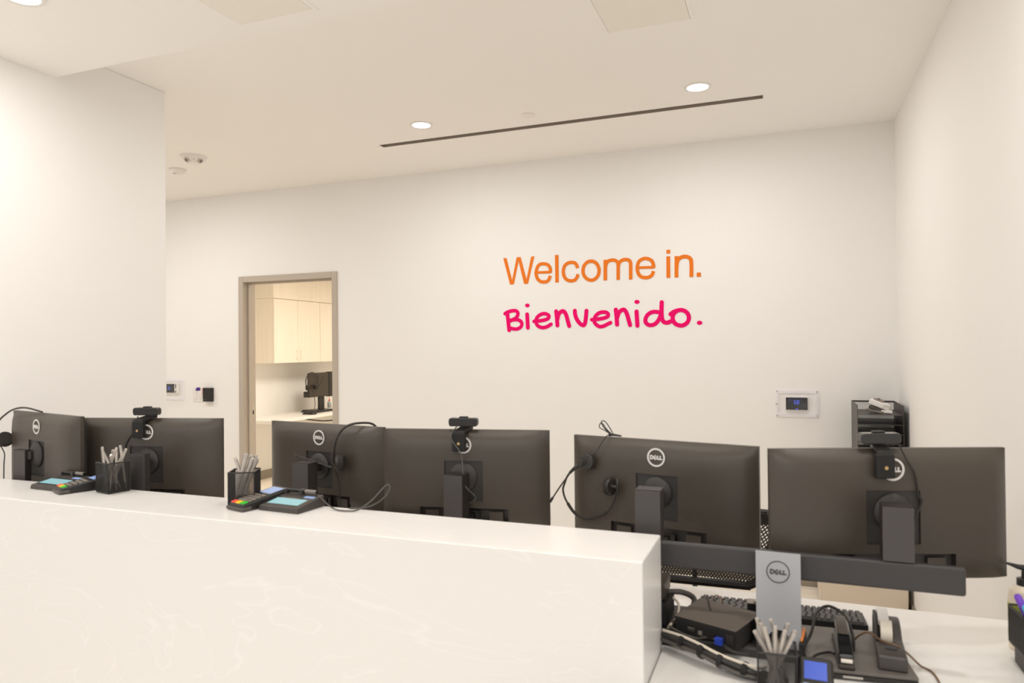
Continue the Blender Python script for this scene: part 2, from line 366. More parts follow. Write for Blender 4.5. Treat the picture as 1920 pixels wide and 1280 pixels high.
# letter outlines on the back wall: (word, letter, kind, [(x, z)...], stroke width)
LET=[
(0,0,'P',[(-1.937,2.189),(-1.912,2.189),(-1.869,2.022),(-1.831,2.19),(-1.8,2.19),(-1.756,2.023),(-1.718,2.189),(-1.694,2.19),(-1.745,1.993),(-1.775,1.992),(-1.817,2.162),(-1.856,1.993),(-1.885,1.992)],0),
(0,1,'L',[(-1.673,2.071),(-1.572,2.069)],0.018),
(0,1,'F',[(-1.572,2.064),(-1.573,2.095),(-1.585,2.117),(-1.602,2.127),(-1.627,2.132),(-1.652,2.128),(-1.67,2.111),(-1.682,2.069),(-1.674,2.033),(-1.656,2.01),(-1.628,2.0),(-1.602,2.002),(-1.583,2.017),(-1.574,2.043)],0.0235),
(0,2,'P',[(-1.536,2.19),(-1.51,2.189),(-1.51,1.993),(-1.535,1.992)],0),
(0,3,'F',[(-1.369,2.088),(-1.376,2.11),(-1.39,2.126),(-1.414,2.131),(-1.442,2.126),(-1.465,2.107),(-1.475,2.068),(-1.467,2.03),(-1.448,2.008),(-1.419,1.999),(-1.392,2.003),(-1.375,2.02),(-1.366,2.044)],0.0235),
(0,4,'C',[(-1.212,2.062),(-1.214,2.047),(-1.218,2.033),(-1.225,2.021),(-1.235,2.01),(-1.246,2.003),(-1.258,1.998),(-1.271,1.997),(-1.284,2.0),(-1.296,2.005),(-1.307,2.014),(-1.317,2.025),(-1.324,2.038),(-1.328,2.052),(-1.329,2.068),(-1.327,2.083),(-1.323,2.097),(-1.316,2.109),(-1.306,2.119),(-1.295,2.127),(-1.283,2.131),(-1.27,2.132),(-1.257,2.13),(-1.244,2.124),(-1.233,2.116),(-1.224,2.104),(-1.218,2.091),(-1.213,2.077)],0.0235),
(0,5,'P',[(-1.179,2.136),(-1.154,2.136),(-1.156,1.992),(-1.181,1.992)],0),
(0,5,'F',[(-1.167,2.066),(-1.164,2.096),(-1.15,2.122),(-1.125,2.131),(-1.1,2.129),(-1.083,2.117),(-1.076,2.095),(-1.077,1.991)],0.0235),
(0,5,'F',[(-1.076,2.08),(-1.069,2.107),(-1.054,2.123),(-1.029,2.13),(-1.005,2.126),(-0.991,2.112),(-0.988,2.087),(-0.989,1.99)],0.0235),
(0,6,'L',[(-0.932,2.069),(-0.828,2.067)],0.018),
(0,6,'F',[(-0.83,2.062),(-0.833,2.091),(-0.848,2.116),(-0.884,2.13),(-0.917,2.122),(-0.935,2.102),(-0.943,2.065),(-0.936,2.03),(-0.917,2.006),(-0.886,1.998),(-0.858,2.002),(-0.84,2.017),(-0.832,2.04)],0.0235),
(0,7,'P',[(-0.742,2.18),(-0.718,2.18),(-0.717,2.155),(-0.742,2.155)],0),
(0,7,'P',[(-0.743,2.136),(-0.718,2.135),(-0.719,1.99),(-0.744,1.99)],0),
(0,8,'P',[(-0.688,2.134),(-0.663,2.134),(-0.665,1.99),(-0.69,1.99)],0),
(0,8,'F',[(-0.676,2.062),(-0.669,2.101),(-0.653,2.12),(-0.627,2.128),(-0.601,2.124),(-0.584,2.11),(-0.578,2.084),(-0.579,1.989)],0.025),
(0,9,'P',[(-0.544,2.016),(-0.517,2.016),(-0.516,1.988),(-0.544,1.988)],0),
(1,0,'R',[(-1.91,1.788),(-1.905,1.74),(-1.896,1.655)],0.0285),
(1,0,'R',[(-1.928,1.778),(-1.905,1.79),(-1.87,1.798),(-1.842,1.797),(-1.827,1.784),(-1.828,1.765),(-1.842,1.745),(-1.871,1.731),(-1.888,1.723)],0.026),
(1,0,'R',[(-1.885,1.729),(-1.836,1.732),(-1.807,1.721),(-1.796,1.702),(-1.804,1.678),(-1.83,1.664),(-1.858,1.664),(-1.889,1.671)],0.026),
(1,1,'O',[(-1.734,1.833),(-1.735,1.829),(-1.737,1.826),(-1.741,1.823),(-1.746,1.821),(-1.752,1.82),(-1.757,1.821),(-1.762,1.823),(-1.766,1.826),(-1.768,1.83),(-1.769,1.834),(-1.768,1.839),(-1.766,1.842),(-1.762,1.845),(-1.757,1.847),(-1.751,1.847),(-1.746,1.847),(-1.741,1.844),(-1.737,1.841),(-1.735,1.838)],0),
(1,1,'R',[(-1.754,1.769),(-1.749,1.671)],0.0285),
(1,2,'R',[(-1.701,1.716),(-1.66,1.719),(-1.619,1.725),(-1.593,1.735),(-1.587,1.754),(-1.606,1.767),(-1.632,1.77),(-1.662,1.758),(-1.683,1.734),(-1.683,1.702),(-1.67,1.682),(-1.64,1.67),(-1.606,1.674),(-1.572,1.692)],0.026),
(1,3,'R',[(-1.532,1.785),(-1.527,1.737),(-1.523,1.683)],0.0285),
(1,3,'R',[(-1.522,1.73),(-1.51,1.768),(-1.483,1.785),(-1.466,1.774),(-1.454,1.748),(-1.445,1.713),(-1.435,1.677)],0.0285),
(1,4,'R',[(-1.392,1.785),(-1.39,1.758),(-1.378,1.724),(-1.354,1.692),(-1.33,1.68),(-1.318,1.696),(-1.311,1.738),(-1.307,1.782)],0.0285),
(1,5,'R',[(-1.269,1.718),(-1.217,1.722),(-1.179,1.728),(-1.154,1.738),(-1.151,1.755),(-1.166,1.767),(-1.195,1.769),(-1.223,1.76),(-1.245,1.737),(-1.251,1.708),(-1.241,1.687),(-1.215,1.669),(-1.186,1.671),(-1.155,1.685),(-1.135,1.694)],0.026),
(1,6,'R',[(-1.096,1.784),(-1.091,1.732),(-1.088,1.68)],0.0285),
(1,6,'R',[(-1.087,1.729),(-1.073,1.765),(-1.045,1.783),(-1.028,1.772),(-1.015,1.742),(-1.006,1.709),(-0.997,1.675)],0.0285),
(1,7,'O',[(-0.929,1.833),(-0.93,1.828),(-0.932,1.825),(-0.936,1.822),(-0.942,1.82),(-0.947,1.819),(-0.953,1.82),(-0.958,1.822),(-0.962,1.825),(-0.964,1.829),(-0.965,1.834),(-0.964,1.838),(-0.962,1.842),(-0.958,1.845),(-0.952,1.847),(-0.947,1.847),(-0.941,1.846),(-0.936,1.844),(-0.932,1.841),(-0.93,1.837)],0),
(1,7,'R',[(-0.951,1.767),(-0.946,1.669)],0.0285),
(1,8,'R',[(-0.788,1.755),(-0.825,1.762),(-0.855,1.756),(-0.88,1.736),(-0.891,1.706),(-0.884,1.684),(-0.862,1.671),(-0.832,1.675),(-0.808,1.695),(-0.791,1.725),(-0.785,1.748)],0.0275),
(1,8,'R',[(-0.778,1.825),(-0.78,1.778),(-0.779,1.73),(-0.774,1.703),(-0.76,1.688),(-0.74,1.686),(-0.722,1.693)],0.0285),
(1,9,'R',[(-0.72,1.743),(-0.698,1.758),(-0.675,1.766)],0.028),
(1,9,'C',[(-0.598,1.715),(-0.6,1.704),(-0.604,1.693),(-0.61,1.683),(-0.619,1.675),(-0.629,1.669),(-0.641,1.665),(-0.653,1.664),(-0.665,1.666),(-0.676,1.67),(-0.686,1.676),(-0.695,1.685),(-0.701,1.695),(-0.705,1.706),(-0.706,1.718),(-0.705,1.73),(-0.7,1.741),(-0.694,1.75),(-0.685,1.759),(-0.675,1.765),(-0.663,1.768),(-0.651,1.769),(-0.639,1.767),(-0.628,1.763),(-0.618,1.757),(-0.61,1.748),(-0.603,1.738),(-0.6,1.727)],0.028),
(1,10,'O',[(-0.511,1.68),(-0.512,1.675),(-0.515,1.672),(-0.519,1.669),(-0.524,1.667),(-0.529,1.666),(-0.535,1.667),(-0.54,1.669),(-0.543,1.672),(-0.546,1.676),(-0.547,1.681),(-0.546,1.685),(-0.543,1.689),(-0.539,1.692),(-0.534,1.694),(-0.529,1.694),(-0.523,1.693),(-0.519,1.691),(-0.515,1.688),(-0.512,1.684)],0),
]

# ============================================================ SETTING
D = 4.85; CH = 2.89; XL = -3.035; XR = 0.639; WT = 0.13
DX0, DX1, DZ = -4.408, -3.397, 2.163          # outer edges of the door frame, its top
# floor
struct('floor', B(-8.6, 4.5, -5.0, 9.6, -0.1, 0.0), FLOORM)
# back wall with the doorway
mb = MB(); mb.box(-8.5, DX0 + 0.03, D, D + WT, 0, CH); mb.box(DX1 - 0.03, XR + 0.12, D, D + WT, 0, CH); mb.box(DX0 + 0.03, DX1 - 0.03, D, D + WT, DZ - 0.03, CH)
struct('wall_back', mb, WALL)
struct('wall_right', B(XR, XR + 0.12, 1.1, D, 0, CH), WALL)
struct('wall_left', B(XL - 0.16, XL, 0.7, 2.807, 0, CH), WALL, bevel=0.004)
struct('wall_left', B(-8.6, -8.5, 2.2, 9.6, 0, CH), WALL)
struct('wall_front', B(-8.5, XL - 0.16, 2.2, 2.3, 0, CH), WALL)
# upper ceiling with the slot cut out
DF = (-2.515, -0.094, 4.076, 4.132)
struct('ceiling', slab_holes(MB(), -8.6, XR + 0.12, 2.206, D, CH, CH + 0.12, [DF]), CEIL)
# lower ceiling towards the lobby, its edge is the step in the ceiling
struct('ceiling', B(XL, XR, -2.2, 2.206, 2.756, CH + 0.12), CEIL)
# baseboards
struct('baseboard_back', MB().box(-8.5, DX0, D - 0.012, D, 0, 0.1).box(DX1, XR, D - 0.012, D, 0, 0.1), BASEB)
struct('baseboard_right', B(XR - 0.012, XR, 2.3, D - 0.012, 0, 0.1), BASEB)

# door frame
d1 = thing('door_1', None, None, (0, 0, 0)); d1['kind'] = 'structure'
fy0 = D - 0.012
mb = MB()
mb.box(DX0, DX0 + 0.05, fy0, D + WT + 0.012, 0, DZ); mb.box(DX1 - 0.05, DX1, fy0, D + WT + 0.012, 0, DZ)
mb.box(DX0 + 0.05, DX1 - 0.05, fy0, D + WT + 0.012, DZ - 0.05, DZ)
mb.build('door_frame', FRAME, d1, bevel=0.003)
mb = MB()
mb.box(DX0 + 0.05, DX0 + 0.066, D + 0.045, D + 0.085, 0, DZ - 0.05); mb.box(DX1 - 0.066, DX1 - 0.05, D + 0.045, D + 0.085, 0, DZ - 0.05)
mb.box(DX0 + 0.066, DX1 - 0.066, D + 0.045, D + 0.085, DZ - 0.066, DZ - 0.05)
mb.build('door_stop', FRAME, d1, bevel=0.002)
st = B(DX0 + 0.0495, DX0 + 0.0525, D + 0.092, D + 0.122, 0.93, 1.05).build('strike_plate', STEEL, d1, bevel=0.001)
B(DX0 + 0.0520, DX0 + 0.0535, D + 0.098, D + 0.112, 0.965, 1.0).build('latch_hole', BLACKM, st)

# inner room behind the doorway
RY = D + WT
struct('wall_left', B(-5.90, -5.80, RY, 9.5, 0, 2.46), WALL)
struct('wall_back', B(-5.9, -1.9, 9.4, 9.5, 0, 2.46), WALL)
struct('wall_right', B(-2.0, -1.9, RY, 9.4, 0, 2.46), WALL)
struct('ceiling', B(-5.9, -1.9, RY, 9.5, 2.44, 2.50), CEIL)
struct('baseboard_left', B(-5.80, -5.788, RY, 9.4, 0, 0.1), BASEB)

# ============================================================ WALL LETTERING
LT = 0.003
words = [thing('wall_lettering', 'orange vinyl wall lettering that reads Welcome in.', 'sign', (0, D - 0.0005, 0)),
         thing('wall_lettering', 'magenta handwritten style wall lettering that reads Bienvenido.', 'sign', (0, D - 0.0005, 0))]
chars = {}
for k, (w_, l_, kind, pts, wd_) in enumerate(LET):
    mb = chars.setdefault((w_, l_) if not (kind == 'O' and l_ in (1, 7)) else (w_, l_+100), MB())
    t = LT + 0.0002 * (k % 3)
    if kind in 'PO': mb.prism(pts, 'y', 0, -t)
    else: mb.stroke(pts, wd_, t, kind)
for (w_, l_), mb in chars.items():
    mb.build('letter' if l_ < 100 else 'letter_dot', (ORANGE, MAGENTA)[w_], words[w_])

# ============================================================ CEILING FIXTURES
def downlight(x, y, z, label, k=1.0):
    t = thing('downlight', label, 'ceiling light', (x, y, z))
    MB().ring((0, 0, -0.002), 0.056*k, 0.071*k, 0.004, 'z').build('trim_ring', WHITEP, t, smooth=True)
    MB().cyl((0, 0, -0.0005), (0, 0, -0.003), 0.0565*k, n=40).build('diffuser', LAMPG, t, smooth=True)
downlight(-2.053, 3.809, CH, 'round lit recessed downlight near the left end of the ceiling slot')
downlight(-0.412, 3.817, CH, 'round lit recessed downlight near the right end of the ceiling slot')
downlight(-2.45, 1.66, 2.756, 'lit round downlight cut off by the top left corner of the photo')

t = thing('slot_diffuser', 'long narrow linear slot air diffuser recessed in the ceiling above the lettering', 'air vent', ((DF[0]+DF[1])/2, (DF[2]+DF[3])/2, CH))
hx = (DF[1]-DF[0])/2; hy = (DF[3]-DF[2])/2
GREYM = mat('grey_slot_metal', (0.36, 0.31, 0.26), 0.5)
mb = MB(); mb.box(-hx, hx, -hy, -hy+0.003, -0.0015, 0.1); mb.box(-hx, hx, hy-0.003, hy, -0.0015, 0.1); mb.box(-hx, -hx+0.003, -hy, hy, -0.0015, 0.1); mb.box(hx-0.003, hx, -hy, hy, -0.0015, 0.1)
mb.build('slot_frame', GREYM, t)
B(-hx, hx, -hy, hy, 0.095, 0.1).build('plenum', BLACKM, t)
MB().prism([(-0.012, 0.001), (0.010, 0.012), (0.012, 0.012), (-0.010, 0.001)], 'x', -hx+0.05, hx-0.004).build('blade', GREYM, t)
B(-hx+0.05, hx-0.004, -0.0185, -0.0165, 0.002, 0.03).build('blade', GREYM, t)
B(-hx-0.03, -hx, -0.006, 0.006, -0.002, 0.0).build('end_tab', WHITEP, t)

t = thing('sprinkler_cover', 'small round white cover disc on the ceiling between the two downlights', 'sprinkler', (-1.391, 3.885, CH))
MB().lathe([(0.040, 0.0), (0.041, -0.006), (0.036, -0.010)], n=32).build('cover_plate', PANELP, t, smooth=True)

t = thing('emergency_light', 'round white ceiling emergency light with two small lamp heads', 'emergency light', (-3.86, 3.81, CH))
MB().lathe([(0.088, 0.0), (0.088, -0.006), (0.082, -0.016), (0.066, -0.034), (0.045, -0.046), (0.0, -0.050)], n=40).build('housing', WHITEP, t, smooth=True)
for sx, sy in ((0.003, -0.060), (0.059, -0.002)):
    c = Vector((sx, sy, -0.034)); ax = Vector((sx, sy, -0.045)).normalized()
    hd = MB().lathe([(0.019, -0.004), (0.020, 0.008), (0.016, 0.010)], c, ax, 24).build('lamp_head', STEEL, t, smooth=True)
    MB().lathe([(0.012, 0.0095), (0.010, 0.013), (0.002, 0.015)], c, ax, 20).build('lens', mat('smoked_lens', (0.22, 0.19, 0.17), 0.15), hd, smooth=True)
for p in ((0.050, -0.048, -0.034), (0.026, -0.042, -0.042), (0.040, -0.028, -0.042)):
    MB().lathe([(0.0022, -0.002), (0.0022, 0.002)], p, (0.5, -0.5, -1), 10).build('screw', BLACKM, t)

t = thing('smoke_detector', 'small round white ceiling smoke detector beside the emergency light', 'smoke detector', (-4.24, 4.03, CH))
MB().lathe([(0.062, 0.0), (0.062, -0.012), (0.054, -0.020), (0.034, -0.036), (0.0, -0.038)], n=36).build('housing', WHITEP, t, smooth=True)
B(-0.018, 0.018, -0.032, -0.026, -0.0385, -0.034).build('sensor_slot', DEVG, t)

def access_panel(x0, x1, y0, y1, z, label, inset):
    t = thing('access_panel', label, 'access panel', ((x0+x1)/2, (y0+y1)/2, z))
    w, d = (x1-x0)/2, (y1-y0)/2
    mb = MB()
    slab_holes(mb, -w, w, -d, d, -0.004, 0.0, [(-w+inset, w-inset, -d+inset, d-inset)])
    mb.build('panel_frame', CEIL, t)
    B(-w+inset+0.002, w-inset-0.002, -d+inset+0.002, d-inset-0.002, -0.0045, -0.0005).build('panel_door', PANELP, t)
    MB().cyl((-w+inset+0.03, d-inset-0.03, -0.0045), (-w+inset+0.03, d-inset-0.03, -0.0055), 0.006, n=16).build('cam_lock', PANELP, t)
access_panel(-0.71, -0.335, 2.64, 3.015, CH, 'square painted access panel in the higher ceiling at the top right', 0.014)
access_panel(-1.92, -1.56, 1.76, 2.125, 2.756, 'square painted access panel in the lower ceiling at the top left', 0.016)

# ============================================================ WALL DEVICES
def seg_digits(mb, txt, x, z, s, w):
    S = {'6': 'afgedc', '8': 'abcdefg'}
    P = {'a': ((0,1),(.5,1)), 'b': ((.5,1),(.5,.5)), 'c': ((.5,.5),(.5,0)), 'd': ((0,0),(.5,0)), 'e': ((0,0),(0,.5)), 'f': ((0,.5),(0,1)), 'g': ((0,.5),(.5,.5))}
    for ch in txt:
        for q in S[ch]:
            a, b = P[q]
            mb.stroke([(x+a[0]*s, z+a[1]*s), (x+b[0]*s, z+b[1]*s)], w, 0.0006, 'L')
        x += 0.8*s
def guard(parent, w, h, dep):
    """clear plastic box: face, four sides and a flange"""
    mb = MB()
    B(-w/2, w/2, -dep, -dep+0.003, -h/2, h/2).build('clear_cover', ACRYL, parent)
    mb.box(-w/2, -w/2+0.003, -dep+0.003, -0.004, -h/2, h/2); mb.box(w/2-0.003, w/2, -dep+0.003, -0.004, -h/2, h/2)
    mb.box(-w/2+0.003, w/2-0.003, -dep+0.003, -0.004, -h/2, -h/2+0.003); mb.box(-w/2+0.003, w/2-0.003, -dep+0.003, -0.004, h/2-0.003, h/2)
    g = mb.build('clear_side', ACRYLE, parent)
    mb = MB(); slab = [(-w/2+0.012, w/2-0.012, -h/2+0.012, h/2-0.012)]
    m2 = MB(); slab_holes(m2, -w/2-0.012, w/2+0.012, -h/2-0.012, h/2+0.012, 0, 0.004, slab)
    m2.v = [(a, -c, b) for a, b, c in m2.v]
    m2.build('mounting_ring', mat('frosted_white_flange', (0.86, 0.84, 0.86), 0.4), parent)
t = thing('thermostat_guard', 'clear plastic thermostat guard box near the desk organizer', 'guard box', (0.068, D, 1.152))
guard(t, 0.232, 0.150, 0.052)
MB().cyl((-0.112, -0.026, 0.0), (-0.126, -0.026, 0.0), 0.007, n=16).build('key_lock', STEEL, t, smooth=True)
for sx in (-1, 1):
    for sz in (-1, 1):
        MB().cyl((sx*0.118, -0.004, sz*0.077), (sx*0.118, -0.007, sz*0.077), 0.004, n=12).build('screw', STEEL, t)
t = thing('thermostat', 'black screen thermostat reading 68 inside a clear guard', 'thermostat', (0.066, D, 1.153))
B(-0.068, 0.068, -0.012, 0, -0.043, 0.043).build('back_plate', WHITEP, t, bevel=0.004)
B(-0.064, 0.064, -0.024, -0.012, -0.039, 0.039).build('display', GLOSSB, t, bevel=0.003)
mb = MB(); seg_digits(mb, '68', -0.014, -0.002, 0.021, 0.0021); mb.v = [(x, y-0.0242, z) for x, y, z in mb.v]
mb.build('digits', BLUEDIG, t)
mb = MB()
for k, xx in enumerate((-0.045, -0.036, -0.027, -0.014, -0.005, 0.006, 0.015, 0.026)):
    mb.box(xx, xx+0.006, -0.0246, -0.024, 0.021, 0.0245)
mb.build('status_text', DIMDIG, t)
B(-0.008, 0.008, -0.0246, -0.024, -0.036, -0.032).build('status_text', BLUEDIG, t)

t = thing('thermostat_guard', 'clear plastic guard box on the back wall beside the light switches', 'guard box', (-5.165, D, 1.178))
guard(t, 0.25, 0.165, 0.055)
t = thing('thermostat', 'small thermostat with a dark grey screen in the guard near the wall corner', 'thermostat', (-5.17, D, 1.191))
B(-0.08, 0.085, -0.022, 0, -0.046, 0.046).build('back_plate', WHITEP, t, bevel=0.004)
B(-0.068, 0.040, -0.026, -0.022, -0.039, 0.039).build('display', GLOSSB, t, bevel=0.001)
mb = MB(); mb.box(0.052, 0.060, -0.024, -0.022, -0.04, -0.02); mb.box(0.052, 0.060, -0.024, -0.022, 0.0, 0.038); mb.build('button', BLACK, t)
B(-0.035, -0.004, -0.0262, -0.026, -0.014, 0.014).build('status_text', DIMDIG, t)

t = thing('light_switch', 'white double rocker switch plate with a purple tape flag', 'light switch', (-4.869, D, 1.138))
B(-0.060, 0.060, -0.006, 0, -0.064, 0.064).build('face_plate', WHITEP, t, bevel=0.002)
for sx in (-0.028, 0.028):
    B(sx-0.017, sx+0.017, -0.010, -0.006, -0.034, 0.034).build('rocker', WHITEP, t, bevel=0.002)
for sx in (-0.028, 0.028):
    MB().cyl((sx, -0.006, -0.048), (sx, -0.0075, -0.048), 0.003, n=10).build('screw', STEEL, t)
MB().prism([(-0.028, 0.034), (0.026, 0.036), (0.026, 0.064), (-0.012, 0.062)], 'y', -0.0105, -0.0115).build('tape_flag', PURPLE, t)
t = thing('card_reader', 'small black wall card reader with a red edge beside the light switches', 'card reader', (-4.746, D, 1.139))
B(-0.046, 0.050, -0.032, 0, -0.060, 0.060).build('housing', BLACK, t, bevel=0.003)
B(-0.056, -0.046, -0.024, 0, 0.0, 0.060).build('side_strip', REDP, t, bevel=0.002)
for n_ in (0,): MB().cyl((-0.02, -0.032, -0.045), (-0.02, -0.033, -0.045), 0.002, n=8).build('indicator', LOGOW, t)

# ============================================================ INNER ROOM FURNITURE
def cab(y0, y1, label, n, hs):
    t = thing('wall_cabinet', label, 'cabinet', (-5.47, (y0+y1)/2, 1.376))
    hy_ = (y1-y0)/2
    B(-0.33, -0.02, -hy_, hy_, 0, 0.749).build('body', CAB, t)
    w = (y1-y0)/n
    for k in range(n):
        a = -hy_ + k*w
        dr = B(-0.019, 0.0, a+0.0022, a+w-0.0022, 0.001, 0.745).build('door', CAB, t, bevel=0.001)
        hyy = (a + w - 0.035) if hs[k] > 0 else (a + 0.035)
        MB().tube([(0, hyy, 0.045), (0.022, hyy, 0.047), (0.026, hyy, 0.06), (0.026, hyy, 0.13), (0.022, hyy, 0.143), (0, hyy, 0.145)], 0.004, 8).build('handle', WHITEP, dr, smooth=True)
cab(6.57, 7.43, 'pale wood two door wall cabinet seen through the doorway', 2, (1, -1))
cab(7.432, 8.29, 'pale wood wall cabinet farther right, half hidden by the door frame', 2, (1, -1))
tag(B(-5.799, -5.475, 6.57, 8.29, 2.127, 2.439).build('cabinet_filler', CAB, None), 'pale wood filler panel between the wall cabinets and the ceiling', 'panel')
t = thing('wall_worktop', 'pale worktop under the wall cabinets in the room beyond the doorway', 'worktop', (-5.5, 7.6, 0.72))
B(-0.3, 0.3, -1.4, 1.75, 0.0, 0.037).build('top', DESKM, t, bevel=0.002)
for yy in (1.2,): MB().prism([(-0.3, -0.001), (0.2, -0.001), (0.2, -0.03), (-0.27, -0.25), (-0.3, -0.25)], 'y', yy, yy+0.03).build('bracket', STEEL, t)
mb = MB(); mb.tube([(-5.3, 6.9, 0.71), (-5.28, 7.2, 0.66), (-5.28, 7.5, 0.64), (-5.3, 7.9, 0.60)], 0.008, 8)
tag(mb.build('under_desk_cable', CABLEM, None, smooth=True), 'black cable drooping under the worktop in the far room', 'cable')

t = thing('monitor', 'brown black monitor on the worktop in the room beyond the doorway', 'monitor', (-5.45, 7.40, 0.757), 0)
B(-0.012, 0.02, -0.245, 0.15, 0.185, 0.485).build('housing', mat('brown_black_plastic', (0.05, 0.038, 0.028), 0.5), t, bevel=0.005)
B(-0.03, 0.025, 0.15, 0.33, 0.175, 0.49).build('privacy_panel', BLACK, t, bevel=0.004)
B(-0.03, 0.0, -0.015, 0.085, 0.02, 0.22).build('neck', BLACK, t, bevel=0.004)
MB().prism([(-0.24, 0), (0.24, 0), (0.22, 0.016), (-0.2, 0.03)], 'x', -0.12, 0.12).build('base', BLACK, t, bevel=0.003)
B(-0.025, 0.012, -0.30, -0.245, 0.19, 0.26).build('side_speaker', BLACK, t, bevel=0.003)
t = thing('headset', 'black headset hung on the monitor in the room beyond the doorway', 'headset', (-5.425, 7.16, 1.05))
mb = MB(); mb.tube([(0.03, -0.115, 0.05), (0.03, -0.115, 0.12), (0.03, -0.06, 0.185), (0.03, 0.01, 0.2), (0.03, 0.09, 0.165), (0.03, 0.12, 0.09), (0.03, 0.09, 0.02)], 0.006, 8)
mb.build('headband', BLACK, t, smooth=True)
for yy in (-0.09, 0.07): MB().cyl((0.02, yy-0.012, 0.02), (0.04, yy+0.015, 0.02), 0.032, n=16).build('ear_cup', SOFT, t, bevel=0.004)
MB().tube([(0.04, 0.08, 0.0), (0.05, 0.15, 0.07), (0.05, 0.19, 0.145)], 0.004, 6).build('microphone_boom', BLACK, t, smooth=True)
MB().tube([(0.035, 0.0, 0.0), (0.04, 0.03, -0.1), (0.05, 0.03, -0.2), (0.06, -0.02, -0.288)], 0.004, 6).build('cable', CABLEM, t, smooth=True)
t = thing('desk_phone', 'low black phone and cable beside the far room monitor', 'phone', (-5.33, 7.02, 0.757), 0.2)
MB().prism([(-0.07, 0), (0.09, 0), (0.07, 0.035), (-0.05, 0.015)], 'x', -0.06, 0.06).build('body', BLACK, t, bevel=0.003)
MB().tube([(0.0, -0.06, 0.01), (0.06, -0.1, 0.006), (0.11, -0.05, 0.006), (0.08, 0.0, 0.02)], 0.005, 6).build('cord', CABLEM, t, smooth=True)
t = thing('small_bottle', 'small clear bottle with a red top beside the far room monitor', 'bottle', (-5.42, 7.545, 0.79))
MB().lathe([(0.022, 0), (0.024, 0.004), (0.024, 0.07), (0.010, 0.085)], n=16).build('body', mat('pale_blue_plastic', (0.42, 0.47, 0.46), 0.3), t, smooth=True)
MB().lathe([(0.011, 0.085), (0.011, 0.10), (0.003, 0.105), (0.003, 0.14)], n=12).build('cap', REDP, t, smooth=True)

# ============================================================ COUNTER AND DESKS
CT = 1.06; DT = 0.785; CXR = -0.2885; CYF = 1.511; CYB = 1.748
t = thing('reception_counter', 'long raised white veined reception counter ledge across the foreground', 'counter', ((XL+CXR)/2, (CYF+CYB)/2, 0))
w = (CXR-XL)/2 - 0.001
B(-w, w, -(CYB-CYF)/2, (CYB-CYF)/2, 0, CT).build('body', STONE, t, bevel=0.004, segs=3)
t = thing('reception_desk', 'white work surface behind and to the right of the raised counter', 'desk', (0, 2.0, 0))
MB().prism([(XL+0.002, CYB+0.0015-2), (CXR+0.0015, CYB+0.0015-2), (CXR+0.0015, 1.22-2), (XR-0.002, 1.22-2), (XR-0.002, 2.228-2), (XL+0.002, 2.228-2)], 'z', DT-0.032, DT).build('desk_top', DESKM, t, bevel=0.0015)
for x in (-2.9, -1.9, -0.65, 0.60): B(x-0.012, x+0.012, CYB+0.02-2, 0.18, 0, DT-0.033).build('side_panel', DESKM, t)
B(CXR+0.004, XR-0.004, 1.25-2, 1.27-2, 0, DT-0.033).build('front_panel', DESKM, t)

# ============================================================ LOGO
def logo(parent, c, dia, m, bold=1.0, y=0.0):
    """brand roundel on a surface facing -y; c=(x,z)"""
    R = dia/2
    MB().ring((c[0], y-0.0006, c[1]), R*(1-0.2*bold), R, 0.0012, 'y').build('logo_ring', m, parent)
    mb = MB(); w = 0.062*dia*(1+0.35*bold)/1.2
    X = lambda u, v: (c[0]+u*dia, c[1]+v*dia)
    k = 1.0 if bold > 0.6 else 1.0
    mb.stroke([X(-.315,-.10), X(-.315,.10)], w, 0.0012, 'L')
    mb.stroke([X(-.32,.085), X(-.25,.085), X(-.18,.04), X(-.165,0), X(-.18,-.04), X(-.25,-.085), X(-.32,-.085)], w, 0.00123, 'F')
    a = math.radians(38); ca, sa = math.cos(a), math.sin(a)
    Rr = lambda u, v: X(-.035+u*ca-v*sa, u*sa+v*ca)
    mb.stroke([Rr(-.085,-.085), Rr(-.085,.085)], w, 0.00126, 'L')
    for vv in (-.08, 0, .08): mb.stroke([Rr(-.09,vv), Rr(.085,vv)], w*0.75, 0.00129, 'L')
    for x0 in (.095, .235):
        mb.stroke([X(x0,.10), X(x0,-.10)], w, 0.0012, 'L'); mb.stroke([X(x0-.02,-.085), X(x0+.115,-.085)], w, 0.00123, 'L')
    mb.v = [(a_, b_+y, c_) for a_, b_, c_ in mb.v]
    mb.build('logo_text', m, parent)

